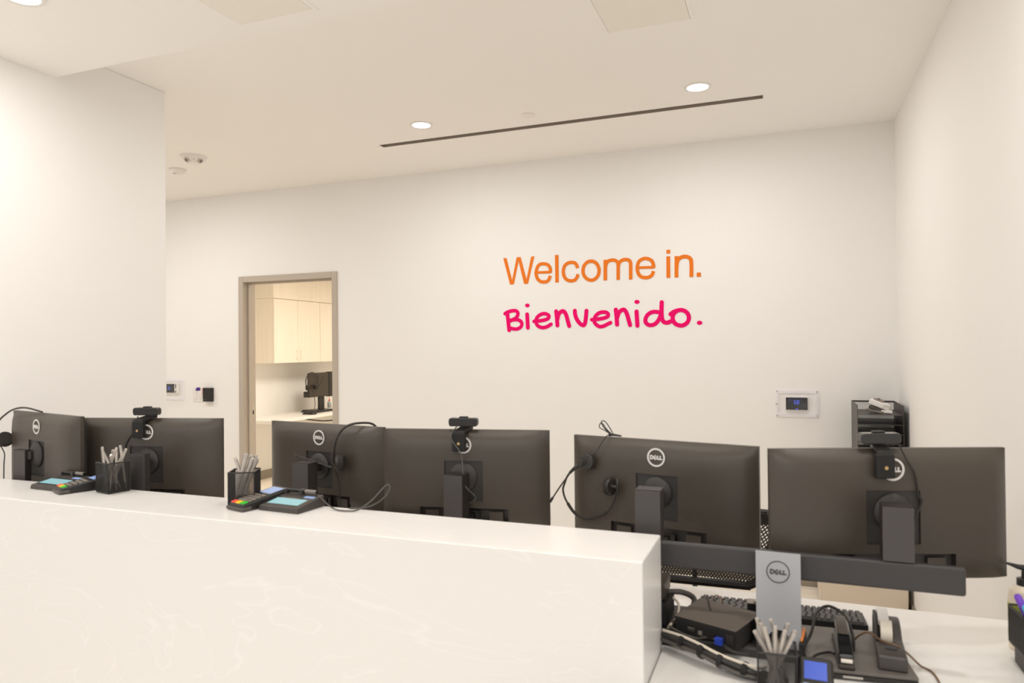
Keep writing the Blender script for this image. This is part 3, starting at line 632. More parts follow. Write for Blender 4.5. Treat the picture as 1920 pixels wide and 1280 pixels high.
# ============================================================ MONITORS
BD = 0.033
def sm(x): x = max(0.0, min(1.0, x)); return x*x*(3-2*x)
def make_monitor(W, Hm, x, y, ztop, phi, label):
    t = thing('monitor', label, 'monitor', (x, y, ztop-Hm), math.radians(phi), 'monitors behind the reception counter')
    def bul(px, pz):
        g = lambda q: 1-(1-max(0.0, min(1.0, q)))**2.2
        return 0.004 + (BD-0.004)*g((W/2-abs(px))/0.085)*g((Hm-pz)/0.055)*g(pz/0.05+0.25)
    V = (-0.064, 0.064, Hm-0.228, Hm-0.098, 0.005)
    Pb = (-0.147, 0.147, 0.006, Hm-0.25, 0.019)
    def grid(a, b, extra, n):
        g = [a + (b-a)*k/n for k in range(n+1)]
        g = [q for q in g if all(abs(q-e) > 0.006 for e in extra)] + list(extra)
        return sorted(g)
    edge = [W/2-0.006, W/2-0.012, W/2-0.02, W/2-0.03, W/2-0.04]
    xs = grid(-W/2, W/2, [V[0], V[1], Pb[0], Pb[1], -W/2, W/2] + edge + [-e for e in edge], 14)
    zs = grid(0, Hm, [V[2], V[3], Pb[2], Pb[3], 0, Hm, Hm-0.005, Hm-0.011, Hm-0.018, Hm-0.026], 9)
    def off(i, j):
        if i < 0 or j < 0 or i >= len(xs)-1 or j >= len(zs)-1: return None
        cx, cz = (xs[i]+xs[i+1])/2, (zs[j]+zs[j+1])/2
        for q in (V, Pb):
            if q[0] < cx < q[1] and q[2] < cz < q[3]: return q[4]
        return 0.0
    mb = MB(); ids = {}
    def vid(i, j, o):
        k = (i, j, o)
        if k not in ids: ids[k] = mb.P((xs[i], -bul(xs[i], zs[j])+o, zs[j]))
        return ids[k]
    for i in range(len(xs)-1):
        for j in range(len(zs)-1):
            o = off(i, j)
            mb.cur = 1 if o > 0 else 0
            mb.F([vid(i,j,o), vid(i+1,j,o), vid(i+1,j+1,o), vid(i,j+1,o)])
            r = off(i+1, j)
            if r is not None and r != o: mb.F([vid(i+1,j,o), vid(i+1,j,r), vid(i+1,j+1,r), vid(i+1,j+1,o)])
            u = off(i, j+1)
            if u is not None and u != o: mb.F([vid(i,j+1,o), vid(i+1,j+1,o), vid(i+1,j+1,u), vid(i,j+1,u)])
    mb.cur = 0
    n, m = len(xs)-1, len(zs)-1
    loop = [(i,0) for i in range(n)] + [(n,j) for j in range(m)] + [(i,m) for i in range(n,0,-1)] + [(0,j) for j in range(m,0,-1)]
    fr = [mb.P((xs[i], 0.008, zs[j])) for i, j in loop]
    for k in range(len(loop)):
        a, b = loop[k], loop[(k+1) % len(loop)]
        mb.F([vid(*a, 0.0), fr[k], fr[(k+1) % len(loop)], vid(*b, 0.0)])
    mb.F(fr)
    hs = mb.build('housing', [MONB, RECESS], t, smooth=True)
    B(-W/2, W/2, 0.0085, 0.0105, 0, Hm).build('bezel', BLACK, t, bevel=0.001)
    B(-W/2+0.005, W/2-0.005, 0.0105, 0.0112, 0.012, Hm-0.005).build('screen', SCREEN, t)
    logo(t, (0, Hm-0.047), 0.055, LOGOW, 0.95, y=-BD)
    # things in the port bay
    z0 = Pb[2]; zt = Pb[3]
    for a, b in ((-0.13, -0.085), (0.084, 0.128)): B(a, b, -BD+0.008, -BD+0.0185, z0+0.002, zt-0.012).build('port_cover', MONB, t)
    mb = MB(); mb.box(-0.02, -0.006, -BD+0.004, -BD+0.0185, z0+0.012, z0+0.034)
    mb.build('connector', LOGOW, t)
    B(0.012, 0.034, -BD+0.002, -BD+0.0185, z0+0.008, z0+0.030).build('connector', BLACK, t)
    B(0.038, 0.052, -BD+0.004, -BD+0.0185, z0+0.010, z0+0.040).build('connector', BLACK, t)
    return t, Hm
Ms = {}
for k, (W, x, y, zt, phi, lab) in {
    6: (0.57, 0.228, 1.949, 1.267, 19.6, 'rightmost monitor, nearest the right wall, with a webcam on top'),
    5: (0.57, -0.349, 2.113, 1.244, -11.6, 'monitor with a headset hung upside down from its upper left corner'),
    4: (0.555, -0.982, 2.108, 1.256, 10.9, 'monitor in the middle of the row with a webcam hiding most of its logo'),
    3: (0.555, -1.585, 2.181, 1.249, -8.4, 'monitor in front of the doorway with a headset hanging over its top edge'),
    2: (0.545, -2.146, 1.919, 1.280, 13.6, 'second monitor from the left, webcam on top, behind the left pen cup'),
    1: (0.545, -2.586, 1.838, 1.294, -12.9, 'leftmost monitor with a headset hung on its left corner')}.items():
    Ms[k] = make_monitor(W, 0.313*W/0.57, x, y, zt, phi, lab)

def mworld(k, x, y, z):
    """monitor-local point (z measured down from its top edge) to world"""
    o, Hm = Ms[k]
    return Matrix.Translation(o.location) @ Euler(o.rotation_euler).to_matrix().to_4x4() @ Vector((x, y, Hm+z))
def on_monitor(k, name, label, cat, x, z, y=-BD, group=None):
    o, Hm = Ms[k]
    p = mworld(k, x, y, z)
    return thing(name, label, cat, p, o.rotation_euler.z, group)

# ============================================================ DUAL MONITOR STANDS
def stand(cx, yb, ztop, half, cyf, risers, label, base, cd=0.05):
    """cx column centre, yb crossbar front y, risers: (monitor key, x, lean)"""
    t = thing('dual_monitor_stand', label, 'monitor stand', (cx, yb, DT))
    Z = lambda z: z-DT
    B(-half, half, 0, 0.022, Z(ztop-0.063), Z(ztop)).build('crossbar', BARM, t, bevel=0.006)
    # column: silver cover with the cable hole, dark core
    cw = 0.0495; c0 = cyf-yb; zt = Z(ztop+0.005); zb = 0.026; hz = 0.045; R = 0.0235; n = 32
    mb = MB()
    def outer(a):
        u, v = math.cos(a), math.sin(a); s = min(cw/abs(u) if abs(u) > 1e-6 else 9, ((zt-hz) if v > 0 else (hz-zb))/abs(v) if abs(v) > 1e-6 else 9)
        return (u*s, hz+v*s)
    angs = sorted({2*PI*k/n for k in range(n)} | {math.atan2(zt-hz, cw), math.atan2(zt-hz, -cw), 2*PI+math.atan2(zb-hz, cw), 2*PI+math.atan2(zb-hz, -cw)})
    L = []
    hr = min(R, hz-zb-0.002)
    for yy in (c0, c0+0.006):
        L.append(([mb.P((outer(a)[0], yy, outer(a)[1])) for a in angs], [mb.P((R*math.cos(a), yy, hz+ (R if math.sin(a) > 0 else hr)*math.sin(a))) for a in angs]))
    for k in range(len(angs)):
        j = (k+1) % len(angs)
        (o0, i0), (o1, i1) = L
        mb.F((o0[k], o0[j], i0[j], i0[k])); mb.F((o1[k], i1[k], i1[j], o1[j])); mb.F((o0[k], o1[k], o1[j], o0[j])); mb.F((i0[k], i0[j], i1[j], i1[k]))
    cv = mb.build('column_cover', SILVER, t)
    logo(cv, (0, zt-0.045), 0.052, LOGOD, 0.45, y=c0)
    mb = MB(); mb.box(-0.046, -0.03, c0+0.0065, c0+0.05, 0.026, Z(ztop-0.002)); mb.box(0.03, 0.046, c0+0.0065, c0+0.05, 0.026, Z(ztop-0.002)); mb.box(-0.03, 0.03, c0+0.04, c0+0.05, 0.026, Z(ztop-0.002)); mb.box(-0.03, 0.03, c0+0.0065, c0+0.04, 0.09, Z(ztop-0.064))
    mb.v = [(a, min(b, 0.0) if c > Z(ztop-0.066) else b, c) for a, b, c in mb.v]
    mb.build('column', BARM, t)
    x0, x1, y0, y1 = base
    B(x0-cx, x1-cx, y0-yb, y1-yb, 0.0, 0.024).build('base', BARM, t, bevel=0.006)
    for k, rx, rz, zr in risers:
        o, Hm = Ms[k]
        x = rx-cx
        T = Matrix.Translation((x, 0.005, 0)) @ Matrix.Rotation(rz, 4, 'Z')
        mb = MB(); mb.T = T; r = mb.box(-0.032, 0.032, -0.004, -0.001, Z(ztop+0.001), Z(zr)).build('riser', RISER, t, bevel=0.001)
        mb = MB(); mb.T = T
        mb.box(0.029, 0.032, -0.0005, cd, Z(ztop+0.001), Z(zr-0.002)); mb.box(-0.032, -0.029, -0.0005, cd, Z(ztop+0.001), Z(zr-0.002)); mb.box(-0.029, 0.029, cd-0.008, cd-0.004, Z(ztop+0.001), Z(zr-0.002)); mb.box(-0.032, 0.032, -0.001, cd, Z(zr-0.002), Z(zr+0.002))
        mb.build('riser_channel', MOND, t)
        # arm back to the monitor and the round mount
        c = mworld(k, 0, -BD+0.0045, -0.150); nrm = Vector((-math.sin(o.rotation_euler.z), math.cos(o.rotation_euler.z), 0))
        c = c - Vector((cx, yb, DT))
        a0 = Vector((x, cd*0.7, Z(zr-0.018))); a1 = c - nrm*0.016
        mb = MB()
        d = (a1-a0); d.z = 0; d.normalize(); s_ = Vector((-d.y, d.x, 0))*(0.022 if cd > 0.03 else 0.009)
        mb.hexa([a0-s_-Vector((0,0,.016)), a1-s_-Vector((0,0,.016)), a1+s_-Vector((0,0,.016)), a0+s_-Vector((0,0,.016))], [a0-s_+Vector((0,0,.014)), a1-s_+Vector((0,0,.014)), a1+s_+Vector((0,0,.014)), a0+s_+Vector((0,0,.014))])
        mb.build('tilt_arm', MOND, t, bevel=0.002)
        MB().lathe([(0.046, 0.0), (0.046, -0.006), (0.040, -0.012), (0.026, -0.017)], c, nrm, 32).build('mount_disc', RECESS, t, smooth=True)
    return t
stand(-0.0215, 1.80, 1.029, 0.386, 1.775, [(5, -0.331, 0, 1.154), (6, 0.234, 0, 1.152)], 'dual monitor stand with silver front column right of the counter end', (-0.37, 0.027, 1.760, 1.985))
stand(-1.28, 2.00, 0.985, 0.386, 1.975, [(3, -1.560, 0, 1.130), (4, -0.978, 0, 1.122)], 'dual monitor stand under the middle pair of monitors', (-1.46, -1.10, 1.90, 2.14))
stand(-2.33, 1.775, 0.985, 0.36, 1.752, [(1, -2.645, 0, 1.161), (2, -2.055, 0, 1.173)], 'dual monitor stand under the two leftmost monitors', (-2.50, -2.16, 1.757, 1.99), 0.02)

# ============================================================ WEBCAMS
def webcam(k, x, label, glossy=False, twist=0.0):
    t = on_monitor(k, 'webcam', label, 'webcam', x, 0.0, 0.0)
    m = GLOSSB if glossy else BLACK
    w = 0.047
    pr = [(-w, 0.016), (-w+0.004, 0.0115), (w-0.004, 0.0115), (w, 0.016), (w+0.001, 0.026), (w, 0.034), (w-0.004, 0.0385), (-w+0.004, 0.0385), (-w, 0.034), (-w-0.001, 0.026)]
    MB().prism(pr, 'y', -0.022, 0.006).build('body', m, t, bevel=0.005, segs=3)
    B(-0.014, 0.014, -0.012, 0.002, 0.0385, 0.043).build('top_button', BLACK, t, bevel=0.001)
    MB().cyl((0, 0.006, 0.025), (0, 0.010, 0.025), 0.010, n=20).build('lens', SCREEN, t, smooth=True)
    # clip: sloping bridge over the edge, then the flap on the back of the monitor
    MB().hexa([(-0.026, -0.052, -0.010), (0.012, -0.052, -0.010), (0.028, 0.012, 0.0008), (-0.012, 0.012, 0.0008)],
              [(-0.026, -0.052, 0.0), (0.012, -0.052, 0.0), (0.028, 0.012, 0.0115), (-0.012, 0.012, 0.0115)]).build('bridge', BLACK, t, bevel=0.002)
    fl = B(-0.028, 0.016, -0.055, -0.0375, -0.066, -0.007).build('clip_flap', BLACKM, t, bevel=0.004)
    MB().cyl((-0.006, -0.055, -0.040), (-0.006, -0.0565, -0.040), 0.0045, n=16).build('tripod_screw', BRASS, fl, smooth=True)
    return t
webcam(6, -0.020, 'glossy black webcam on top of the rightmost monitor', True)
webcam(4, -0.004, 'matte black webcam on the middle monitor, clip hiding its logo')
webcam(2, -0.014, 'black webcam on the second monitor from the left')
def cable_on(k, pts, y, r, label, m=CABLEM, name='cable'):
    o, Hm = Ms[k]
    mb = MB()
    P3 = [(p[0], p[2] if len(p) > 2 else y, Hm+p[1]) for p in pts]
    T = Matrix.Translation(o.location) @ Euler(o.rotation_euler).to_matrix().to_4x4()
    mb.tube([T @ Vector(p) for p in P3], r, 8)
    ob = mb.build(name, m, None, smooth=True)
    return tag(ob, label, 'cable')
cable_on(6, [(0.018, 0.012, -0.028), (0.032, -0.025), (0.048, -0.053), (0.055, -0.085), (0.058, -0.111), (0.067, -0.12), (0.058, -0.143), (0.047, -0.168)], -0.0375, 0.0022, 'thin webcam cable curving down the back of the rightmost monitor')
cable_on(2, [(-0.034, 0.01, -0.03), (-0.038, -0.015), (-0.048, -0.047), (-0.073, -0.082), (-0.09, -0.13)], -0.036, 0.002, 'thin webcam cable down the back of the second monitor from the left')
cable_on(4, [(-0.020, 0.014, -0.028), (-0.034, -0.012, -0.058), (-0.026, -0.035, -0.060), (0.0, -0.072, -0.062), (0.01, -0.132, -0.075), (0.020, -0.170, -0.085), (0.05, -0.205, -0.075), (0.035, -0.222, -0.07), (0.012, -0.232, -0.055)], -0.05, 0.0022, 'grey webcam cable hanging in front of the middle monitor', CABLEG)

# ============================================================ HEADSETS
def ear(parent, c, ax, R=0.026, th=0.026, ang=0):
    c = Vector(c); ax = Vector(ax).normalized()
    MB().lathe([(R*0.9, -th*0.5), (R, -th*0.36), (R, -th*0.02), (R*0.94, 0.0)], c, ax, 28).build('ear_cushion', SOFT, parent, smooth=True)
    MB().lathe([(R*0.93, 0.0), (R*0.95, th*0.18), (R*0.84, th*0.30), (R*0.3, th*0.34)], c, ax, 28).build('ear_cup', HEADM, parent, smooth=True)
# M5, upside down: local frame origin at monitor top centre
def L3(pts, y): return [(p[0], p[2] if len(p) > 2 else y, p[1]) for p in pts]
t = on_monitor(5, 'headset', 'black headset hanging upside down off the left side of its monitor', 'headset', 0, 0, 0)
mb = MB(); mb.tube(L3([(-0.213,-0.071,-0.072), (-0.241,-0.087,-0.074), (-0.261,-0.104,-0.072), (-0.279,-0.124,-0.065), (-0.292,-0.144), (-0.299,-0.165), (-0.294,-0.188), (-0.283,-0.207), (-0.261,-0.233), (-0.234,-0.246), (-0.208,-0.246), (-0.177,-0.236), (-0.152,-0.221), (-0.136,-0.203), (-0.121,-0.172), (-0.111,-0.141)], -0.055), 0.0032, 8)
mb.build('headband', HEADM, t, smooth=True)
mb = MB(); mb.tube(L3([(-0.283,-0.207), (-0.261,-0.233), (-0.234,-0.246), (-0.208,-0.246), (-0.177,-0.236), (-0.152,-0.221)], -0.0555), 0.0048, 8)
mb.build('headband_pad', SOFT, t, smooth=True)
mb = MB(); mb.tube(L3([(-0.213,-0.071), (-0.241,-0.088), (-0.263,-0.108)], -0.076), 0.0065, 8, rs=(0.0072, 0.0045)); mb.build('yoke', HEADM, t, smooth=True)
MB().cyl((-0.224, -0.072, -0.074), (-0.224, -0.086, -0.074), 0.0085, n=20).build('pivot', HEADM, t, smooth=True)
ear(t, (-0.217, -0.055, -0.074), (0.1, -1, 0.05), 0.027)
ear(t, (-0.137, -0.056, -0.141), (1, -0.25, 0.1), 0.027)
mb = MB(); mb.tube(L3([(-0.111,-0.115,-0.06), (-0.109,-0.135,-0.064), (-0.111,-0.160,-0.058)], -0.06), 0.0045, 8); mb.cyl((-0.135, -0.06, -0.139), (-0.108, -0.062, -0.139), 0.005); mb.build('yoke', HEADM, t, smooth=True)
mb = MB(); mb.tube(L3([(-0.263,-0.108), (-0.291,-0.143), (-0.313,-0.173), (-0.333,-0.202)], -0.072), 0.0024, 8); mb.tube(L3([(-0.327,-0.192), (-0.336,-0.206)], -0.072), 0.0045, 8, smooth=False)
mb.build('microphone_boom', HEADM, t, smooth=True)
mb = MB(); mb.tube([(-0.203, -0.074, -0.055), (-0.183, -0.06, -0.042), (-0.172, -0.045, -0.018), (-0.162, -0.02, 0.006), (-0.155, 0.0, 0.006)], 0.0016, 8)
mb.tube([(-0.155, 0, 0.006), (-0.178, 0, 0.018), (-0.198, 0, 0.028), (-0.19, 0, 0.042), (-0.172, 0, 0.022), (-0.155, 0.004, 0.006)], 0.0016, 8)
mb.tube([(-0.150, 0.003, 0.005), (-0.165, 0.002, 0.03), (-0.180, 0.002, 0.047), (-0.192, 0.002, 0.044), (-0.180, 0.002, 0.024), (-0.155, 0.002, 0.005)], 0.0016, 8)
mb.tube([(-0.165, 0, 0.006), (-0.150, 0, 0.007), (-0.125, 0.002, 0.0045)], 0.003, 8, rs=(0.005, 0.0025))
mb.build('bundled_cord', CABLEM, t, smooth=True)

t = on_monitor(3, 'headset', 'black headset with its boom microphone across the back of the doorway monitor', 'headset', 0, 0, 0)
mb = MB(); mb.tube([(0.222, 0.045, -0.03), (0.205, 0.028, 0.004), (0.182, -0.01, 0.012), (0.148, -0.042, 0.004), (0.120, -0.058, -0.026), (0.108, -0.066, -0.068), (0.103, -0.066, -0.125)], 0.0042, 8)
mb.build('headband', HEADM, t, smooth=True)
mb = MB(); mb.tube([(0.112, -0.066, -0.05), (0.104, -0.068, -0.09), (0.101, -0.066, -0.128)], 0.0075, 8, rs=(0.005, 0.0085)); mb.build('yoke', HEADM, t, smooth=True)
ear(t, (0.128, -0.066, -0.124), (-0.8, -0.55, 0), 0.028, 0.034)
mb = MB(); mb.tube([(0.104, -0.076, -0.142), (0.037, -0.092, -0.124), (-0.061, -0.085, -0.108)], 0.0034, 8); mb.tube([(-0.050, -0.086, -0.110), (-0.068, -0.085, -0.106)], 0.005, 8, smooth=False)
mb.build('microphone_boom', HEADM, t, smooth=True)
mb = MB(); mb.tube([(0.112, -0.07, -0.150), (0.114, -0.052, -0.20), (0.113, -0.045, -0.285)], 0.0018, 6); mb.build('cord', CABLEM, t, smooth=True)

t = on_monitor(1, 'headset', 'black headset hooked over the left corner of the leftmost monitor', 'headset', 0, 0, 0)
mb = MB(); mb.tube([(-0.02, -0.005, 0.004), (-0.06, -0.015, 0.012), (-0.11, -0.02, 0.017), (-0.16, -0.025, 0.016), (-0.215, -0.03, 0.006), (-0.265, -0.035, -0.014), (-0.315, -0.038, -0.040), (-0.335, -0.04, -0.075), (-0.325, -0.045, -0.105), (-0.300, -0.05, -0.120)], 0.0035, 8)
mb.build('headband', HEADM, t, smooth=True)
mb = MB(); mb.tube([(-0.335, -0.04, -0.07), (-0.31, -0.045, -0.105), (-0.275, -0.045, -0.135)], 0.007, 8); mb.build('yoke', HEADM, t, smooth=True)
ear(t, (-0.245, -0.045, -0.110), (-0.85, -0.1, -0.5), 0.029, 0.034)
mb = MB(); mb.tube([(-0.275, -0.045, -0.14), (-0.245, -0.045, -0.165), (-0.237, -0.05, -0.20), (-0.24, -0.05, -0.27)], 0.0022, 6); mb.build('cord', CABLEM, t, smooth=True)

# ============================================================ MESH PEN CUPS AND PENS
def mesh_wall(mb, p0, p1, z0, z1, pitch=0.0046, r=0.00045):
    """diamond wire lattice between two vertical lines, flat strips"""
    p0 = Vector((*p0, 0)); p1 = Vector((*p1, 0)); L = (p1-p0).length; d = (p1-p0)/L; nrm = Vector((-d.y, d.x, 0)); hh = z1-z0
    def strip(a, b):
        A = p0 + d*a[0] + Vector((0,0,z0+a[1])); Bq = p0 + d*b[0] + Vector((0,0,z0+b[1]))
        t = (Bq-A).normalized(); s = t.cross(nrm)*r; n_ = nrm*r
        i = [mb.P(q) for q in (A-s-n_, A+s-n_, A+s+n_, A-s+n_, Bq-s-n_, Bq+s-n_, Bq+s+n_, Bq-s+n_)]
        for k in range(4): mb.F((i[k], i[(k+1) % 4], i[4+(k+1) % 4], i[4+k]))
    for sgn in (1, -1):
        c = -hh
        while c < L:
            a0 = max(0.0, c); a1 = min(L, c+hh)
            if a1 > a0:
                if sgn == 1: strip((a0, a0-c), (a1, a1-c))
                else: strip((L-a0, a0-c), (L-a1, a1-c))
            c += pitch
def pen_cup(loc, rz, s, hh, label):
    t = thing('pen_cup', label, 'pen holder', loc, rz)
    a = s/2
    c = [(-a,-a), (a,-a), (a,a), (-a,a)]
    mb = MB()
    for k in range(4): mesh_wall(mb, c[k], c[(k+1) % 4], 0.006, hh-0.003)
    tag(mb.build('mesh_wall', CABLEM, t), kind='stuff')
    mb = MB()
    for k in range(4):
        p, q = c[k], c[(k+1) % 4]; mb.cyl((p[0], p[1], hh), (q[0], q[1], hh), 0.0025, n=8); mb.cyl((p[0], p[1], 0.004), (p[0], p[1], hh), 0.0016, n=6)
    mb.build('wire_rim', BLACK, t, smooth=True)
    B(-a, a, -a, a, 0.0, 0.007).build('base', BLACK, t, bevel=0.002)
    return t
PENP = [(0.0015, 0.0), (0.0030, 0.012), (0.0040, 0.022), (0.0040, 0.128), (0.0037, 0.130), (0.0042, 0.131), (0.0042, 0.1445), (0.0036, 0.1452)]
pen0 = None
def pens(cup, specs, label, group, own={}):
    """specs: (bottom x, bottom y, top x, top y, length) in the cup's frame"""
    global pen0
    for n_, (bx, by, tx, ty, hz_) in enumerate(specs):
        a = Vector((bx, by, 0.0085)); b = Vector((tx, ty, hz_)); d = (b-a).normalized()
        q = d.to_track_quat('Z', 'Y').to_matrix().to_4x4()
        if pen0 is None:
            o = thing('pen', None, None); 
            MB().lathe(PENP[2:], n=14).build('barrel', PEN, o, smooth=True)
            MB().lathe(PENP[:3], n=14).build('tip', PEND, o, smooth=True)
            B(0.0043, 0.0058, -0.0015, 0.0015, 0.100, 0.139).build('clip', PEND, o)
            pen0 = o
        else:
            o = pen0.copy(); COL.objects.link(o)
            for ch in list(pen0.children):
                c = ch.copy(); COL.objects.link(c); c.parent = o
        tag(o, own.get(n_, label), 'pen', group)
        Tc = Matrix.Translation(cup.location) @ Euler(cup.rotation_euler).to_matrix().to_4x4()
        M_ = Tc @ Matrix.Translation(a) @ q @ Matrix.Rotation(random.uniform(0, 6.28), 4, 'Z')
        o.location = M_.to_translation(); o.rotation_euler = M_.to_euler()
c1 = pen_cup((-2.076, 1.702, CT), math.radians(-12), 0.073, 0.098, 'black mesh pen cup at the left end of the counter')
pens(c1, [(0.028,0.01,-0.030,-0.012,0.118), (0.022,-0.022,-0.034,0.016,0.12), (0.030,-0.006,-0.018,0.020,0.13), (0.016,-0.030,-0.014,-0.026,0.13), (0.026,0.028,-0.008,0.030,0.128),
          (-0.028,-0.02,0.024,-0.008,0.13), (-0.022,0.004,0.030,0.022,0.128), (-0.030,0.02,0.034,-0.024,0.12), (-0.012,-0.030,0.020,0.030,0.132)],
     'silver pen standing in the mesh cup at the left end of the counter', 'pens in the left counter cup')
c2 = pen_cup((-1.531, 1.702, CT), math.radians(28), 0.075, 0.098, 'black mesh pen cup behind the card terminal near the doorway')
pens(c2, [(0.020,-0.024,-0.034,0.026,0.132), (-0.024,-0.012,-0.004,0.018,0.134), (-0.026,0.006,0.006,-0.004,0.135), (-0.018,-0.022,0.012,0.022,0.136), (-0.010,-0.028,0.020,0.004,0.132),
          (-0.024,0.024,0.026,-0.014,0.128), (0.0,-0.026,0.028,0.014,0.126), (-0.026,-0.026,0.030,0.028,0.122)],
     'silver pen standing in the mesh cup behind the card terminal', 'pens in the middle counter cup',
     {0: 'silver pen leaning out to the left, alone, from the middle pen cup'})
c3 = pen_cup((-0.024, 1.592, DT), math.radians(2), 0.076, 0.100, 'black mesh pen cup in front of the silver stand column on the low desk')
pens(c3, [(0.026,-0.020,-0.040,-0.014,0.128), (0.020,0.012,-0.030,0.010,0.142), (0.010,-0.026,-0.020,-0.028,0.135), (0.024,0.022,-0.010,0.024,0.146), (-0.006,-0.028,-0.003,-0.024,0.128),
          (-0.012,-0.012,0.012,-0.028,0.128), (-0.022,0.020,0.022,0.020,0.138), (-0.026,-0.006,0.034,0.004,0.130), (-0.026,-0.028,0.028,-0.020,0.126), (0.0,0.028,-0.034,0.026,0.13)],
     'silver pen standing in the mesh cup on the low desk', 'pens in the low desk cup')

# ============================================================ SIGNATURE PADS AND CARD TERMINALS
def sig_pad(loc, rz, label):
    t = thing('signature_pad', label, 'signature pad', loc, rz)
    w, d = 0.074, 0.060
    m = mat('graphite_plastic', (0.060, 0.052, 0.046), 0.42)
    MB().hexa([(-w,-d,0), (w,-d,0), (w,d,0), (-w,d,0)], [(-w+0.003,-d+0.002,0.015), (w-0.003,-d+0.002,0.015), (w-0.006,d-0.003,0.033), (-w+0.006,d-0.003,0.033)]).build('body', m, t, bevel=0.003)
    sl = (0.018)/(2*d-0.005); Z = lambda y: 0.015 + (y+d-0.002)*sl
    def plate(x0, x1, y0, y1, h, nm, mm, par):
        MB().hexa([(x0,y0,Z(y0)-0.002), (x1,y0,Z(y0)-0.002), (x1,y1,Z(y1)-0.002), (x0,y1,Z(y1)-0.002)], [(x0,y0,Z(y0)+h), (x1,y0,Z(y0)+h), (x1,y1,Z(y1)+h), (x0,y1,Z(y1)+h)]).build(nm, mm, par)
    plate(-0.064, 0.064, -0.045, 0.012, 0.0008, 'display_bezel', GLOSSB, t)
    plate(-0.058, 0.054, -0.039, 0.004, 0.0016, 'display', CYAN, t)
    plate(0.024, 0.060, 0.020, 0.032, 0.0012, 'label_plate', BLUESC, t)
    p = MB().cyl((-0.062, 0.047, 0.040), (0.052, 0.047, 0.040), 0.0055, n=14).build('stylus', BLACK, t, smooth=True)
    MB().cyl((0.010, 0.047, 0.040), (0.050, 0.047, 0.040), 0.0062, n=14).build('grip', DEVG, p, smooth=True)
    MB().box(-0.066, -0.058, 0.038, 0.056, 0.030, 0.042).box(-0.010, 0.002, 0.038, 0.056, 0.030, 0.046).build('stylus_holder', m, t, bevel=0.001)
    return t
sig_pad((-1.350, 1.700+0.026-0.03, CT), math.radians(-4), 'signature pad with a glowing cyan screen and coiled cord on the counter')
sig_pad((-2.318, 1.700, CT), math.radians(-3), 'signature pad at the left end of the counter, partly behind a terminal')
def terminal(loc, rz, label, tilt=5.5, S=1.0, rot=None, scr=None):
    t = thing('card_terminal', label, 'card terminal', loc, rz, rot=rot)
    w, L = 0.040*S, 0.085*S
    m = BLACK
    MB().hexa([(-w,-L,0), (w,-L,0), (w,L,0), (-w,L,0)], [(-w+0.004,-L+0.005,0.020), (w-0.004,-L+0.005,0.020), (w-0.004,L-0.003,0.044), (-w+0.004,L-0.003,0.044)]).build('body', m, t, bevel=0.006, segs=3)
    MB().hexa([(-w-0.001,-L-0.002,0.002), (w+0.001,-L-0.002,0.002), (w+0.001,-L+0.03,0.002), (-w-0.001,-L+0.03,0.002)], [(-w-0.001,-L-0.002,0.011), (w+0.001,-L-0.002,0.011), (w+0.001,-L+0.03,0.013), (-w-0.001,-L+0.03,0.013)]).build('card_slot', CABLEG, t, bevel=0.003)
    k = 0.024/(2*L-0.008); Z = lambda y: 0.020 + (y+L-0.005)*k
    def plate(x0, x1, y0, y1, h, nm, mm, bev=0.0):
        return MB().hexa([(x0,y0,Z(y0)-0.002), (x1,y0,Z(y0)-0.002), (x1,y1,Z(y1)-0.002), (x0,y1,Z(y1)-0.002)], [(x0,y0,Z(y0)+h), (x1,y0,Z(y0)+h), (x1,y1,Z(y1)+h), (x0,y1,Z(y1)+h)]).build(nm, mm, t, bevel=bev)
    plate(-0.032, 0.032, 0.010, 0.070, 0.0008, 'display_bezel', GLOSSB)
    plate(-0.027, 0.027, 0.016, 0.064, 0.0014, 'display', scr or BLUESC)
    for r in range(4):
        for c in range(3):
            x0 = -0.029 + c*0.0205; y0 = -0.056 + r*0.0155
            plate(x0, x0+0.0165, y0, y0+0.011, 0.0022, 'key', DEVG, 0.001)
    for c, mm in enumerate((REDK, YELK, GRNK)):
        x0 = -0.031 + c*0.0215
        plate(x0, x0+0.019, -0.076, -0.061, 0.0030, 'key', mm, 0.001)
    return t
terminal((-1.463, 1.642+0.055-0.005, CT), math.radians(-15), 'card terminal with red, yellow and green keys in front of the middle pen cup')
terminal((-2.196, 1.700-0.005, CT), math.radians(-22), 'card terminal beside the left pen cup, overlapping the signature pad')
# angled terminal on the low desk, propped on a small stand
t = thing('card_terminal', 'upright card terminal with a bright blue screen at the bottom of the photo', 'card terminal', (0.050, 1.560, DT), math.radians(-2))
mb = MB(); mb.prism([(-0.055, 0.0), (0.055, 0.0), (0.055, 0.020), (0.030, 0.045), (-0.055, 0.008)], 'x', -0.030, 0.030); mb.build('prop_stand', BLACK, t, bevel=0.003)
body = thing('card_terminal_body', None, None); body.name = 'body_mount'
bpy.data.objects.remove(body)
R_ = Matrix.Translation((0, -0.004, 0.052)) @ Matrix.Rotation(math.radians(30), 4, 'X') @ Matrix.Scale(0.92, 4)
def tb(x0, x1, y0, y1, z0, z1, nm, mm, bev=0.0):
    mb = MB(); mb.T = R_; mb.box(x0, x1, y0, y1, z0, z1); return mb.build(nm, mm, t, bevel=bev)
tb(-0.037, 0.037, -0.070, 0.066, -0.018, 0.006, 'body', BLACK, 0.008)
tb(-0.029, 0.029, -0.002, 0.056, 0.0055, 0.0068, 'display_bezel', GLOSSB)
tb(-0.0235, 0.0235, 0.004, 0.050, 0.0066, 0.0074, 'display', BLUEDK)
for xx in (-0.019, 0.019): tb(xx-0.006, xx+0.006, -0.0135, -0.007, 0.0055, 0.008, 'key', BLUESC, 0.001)
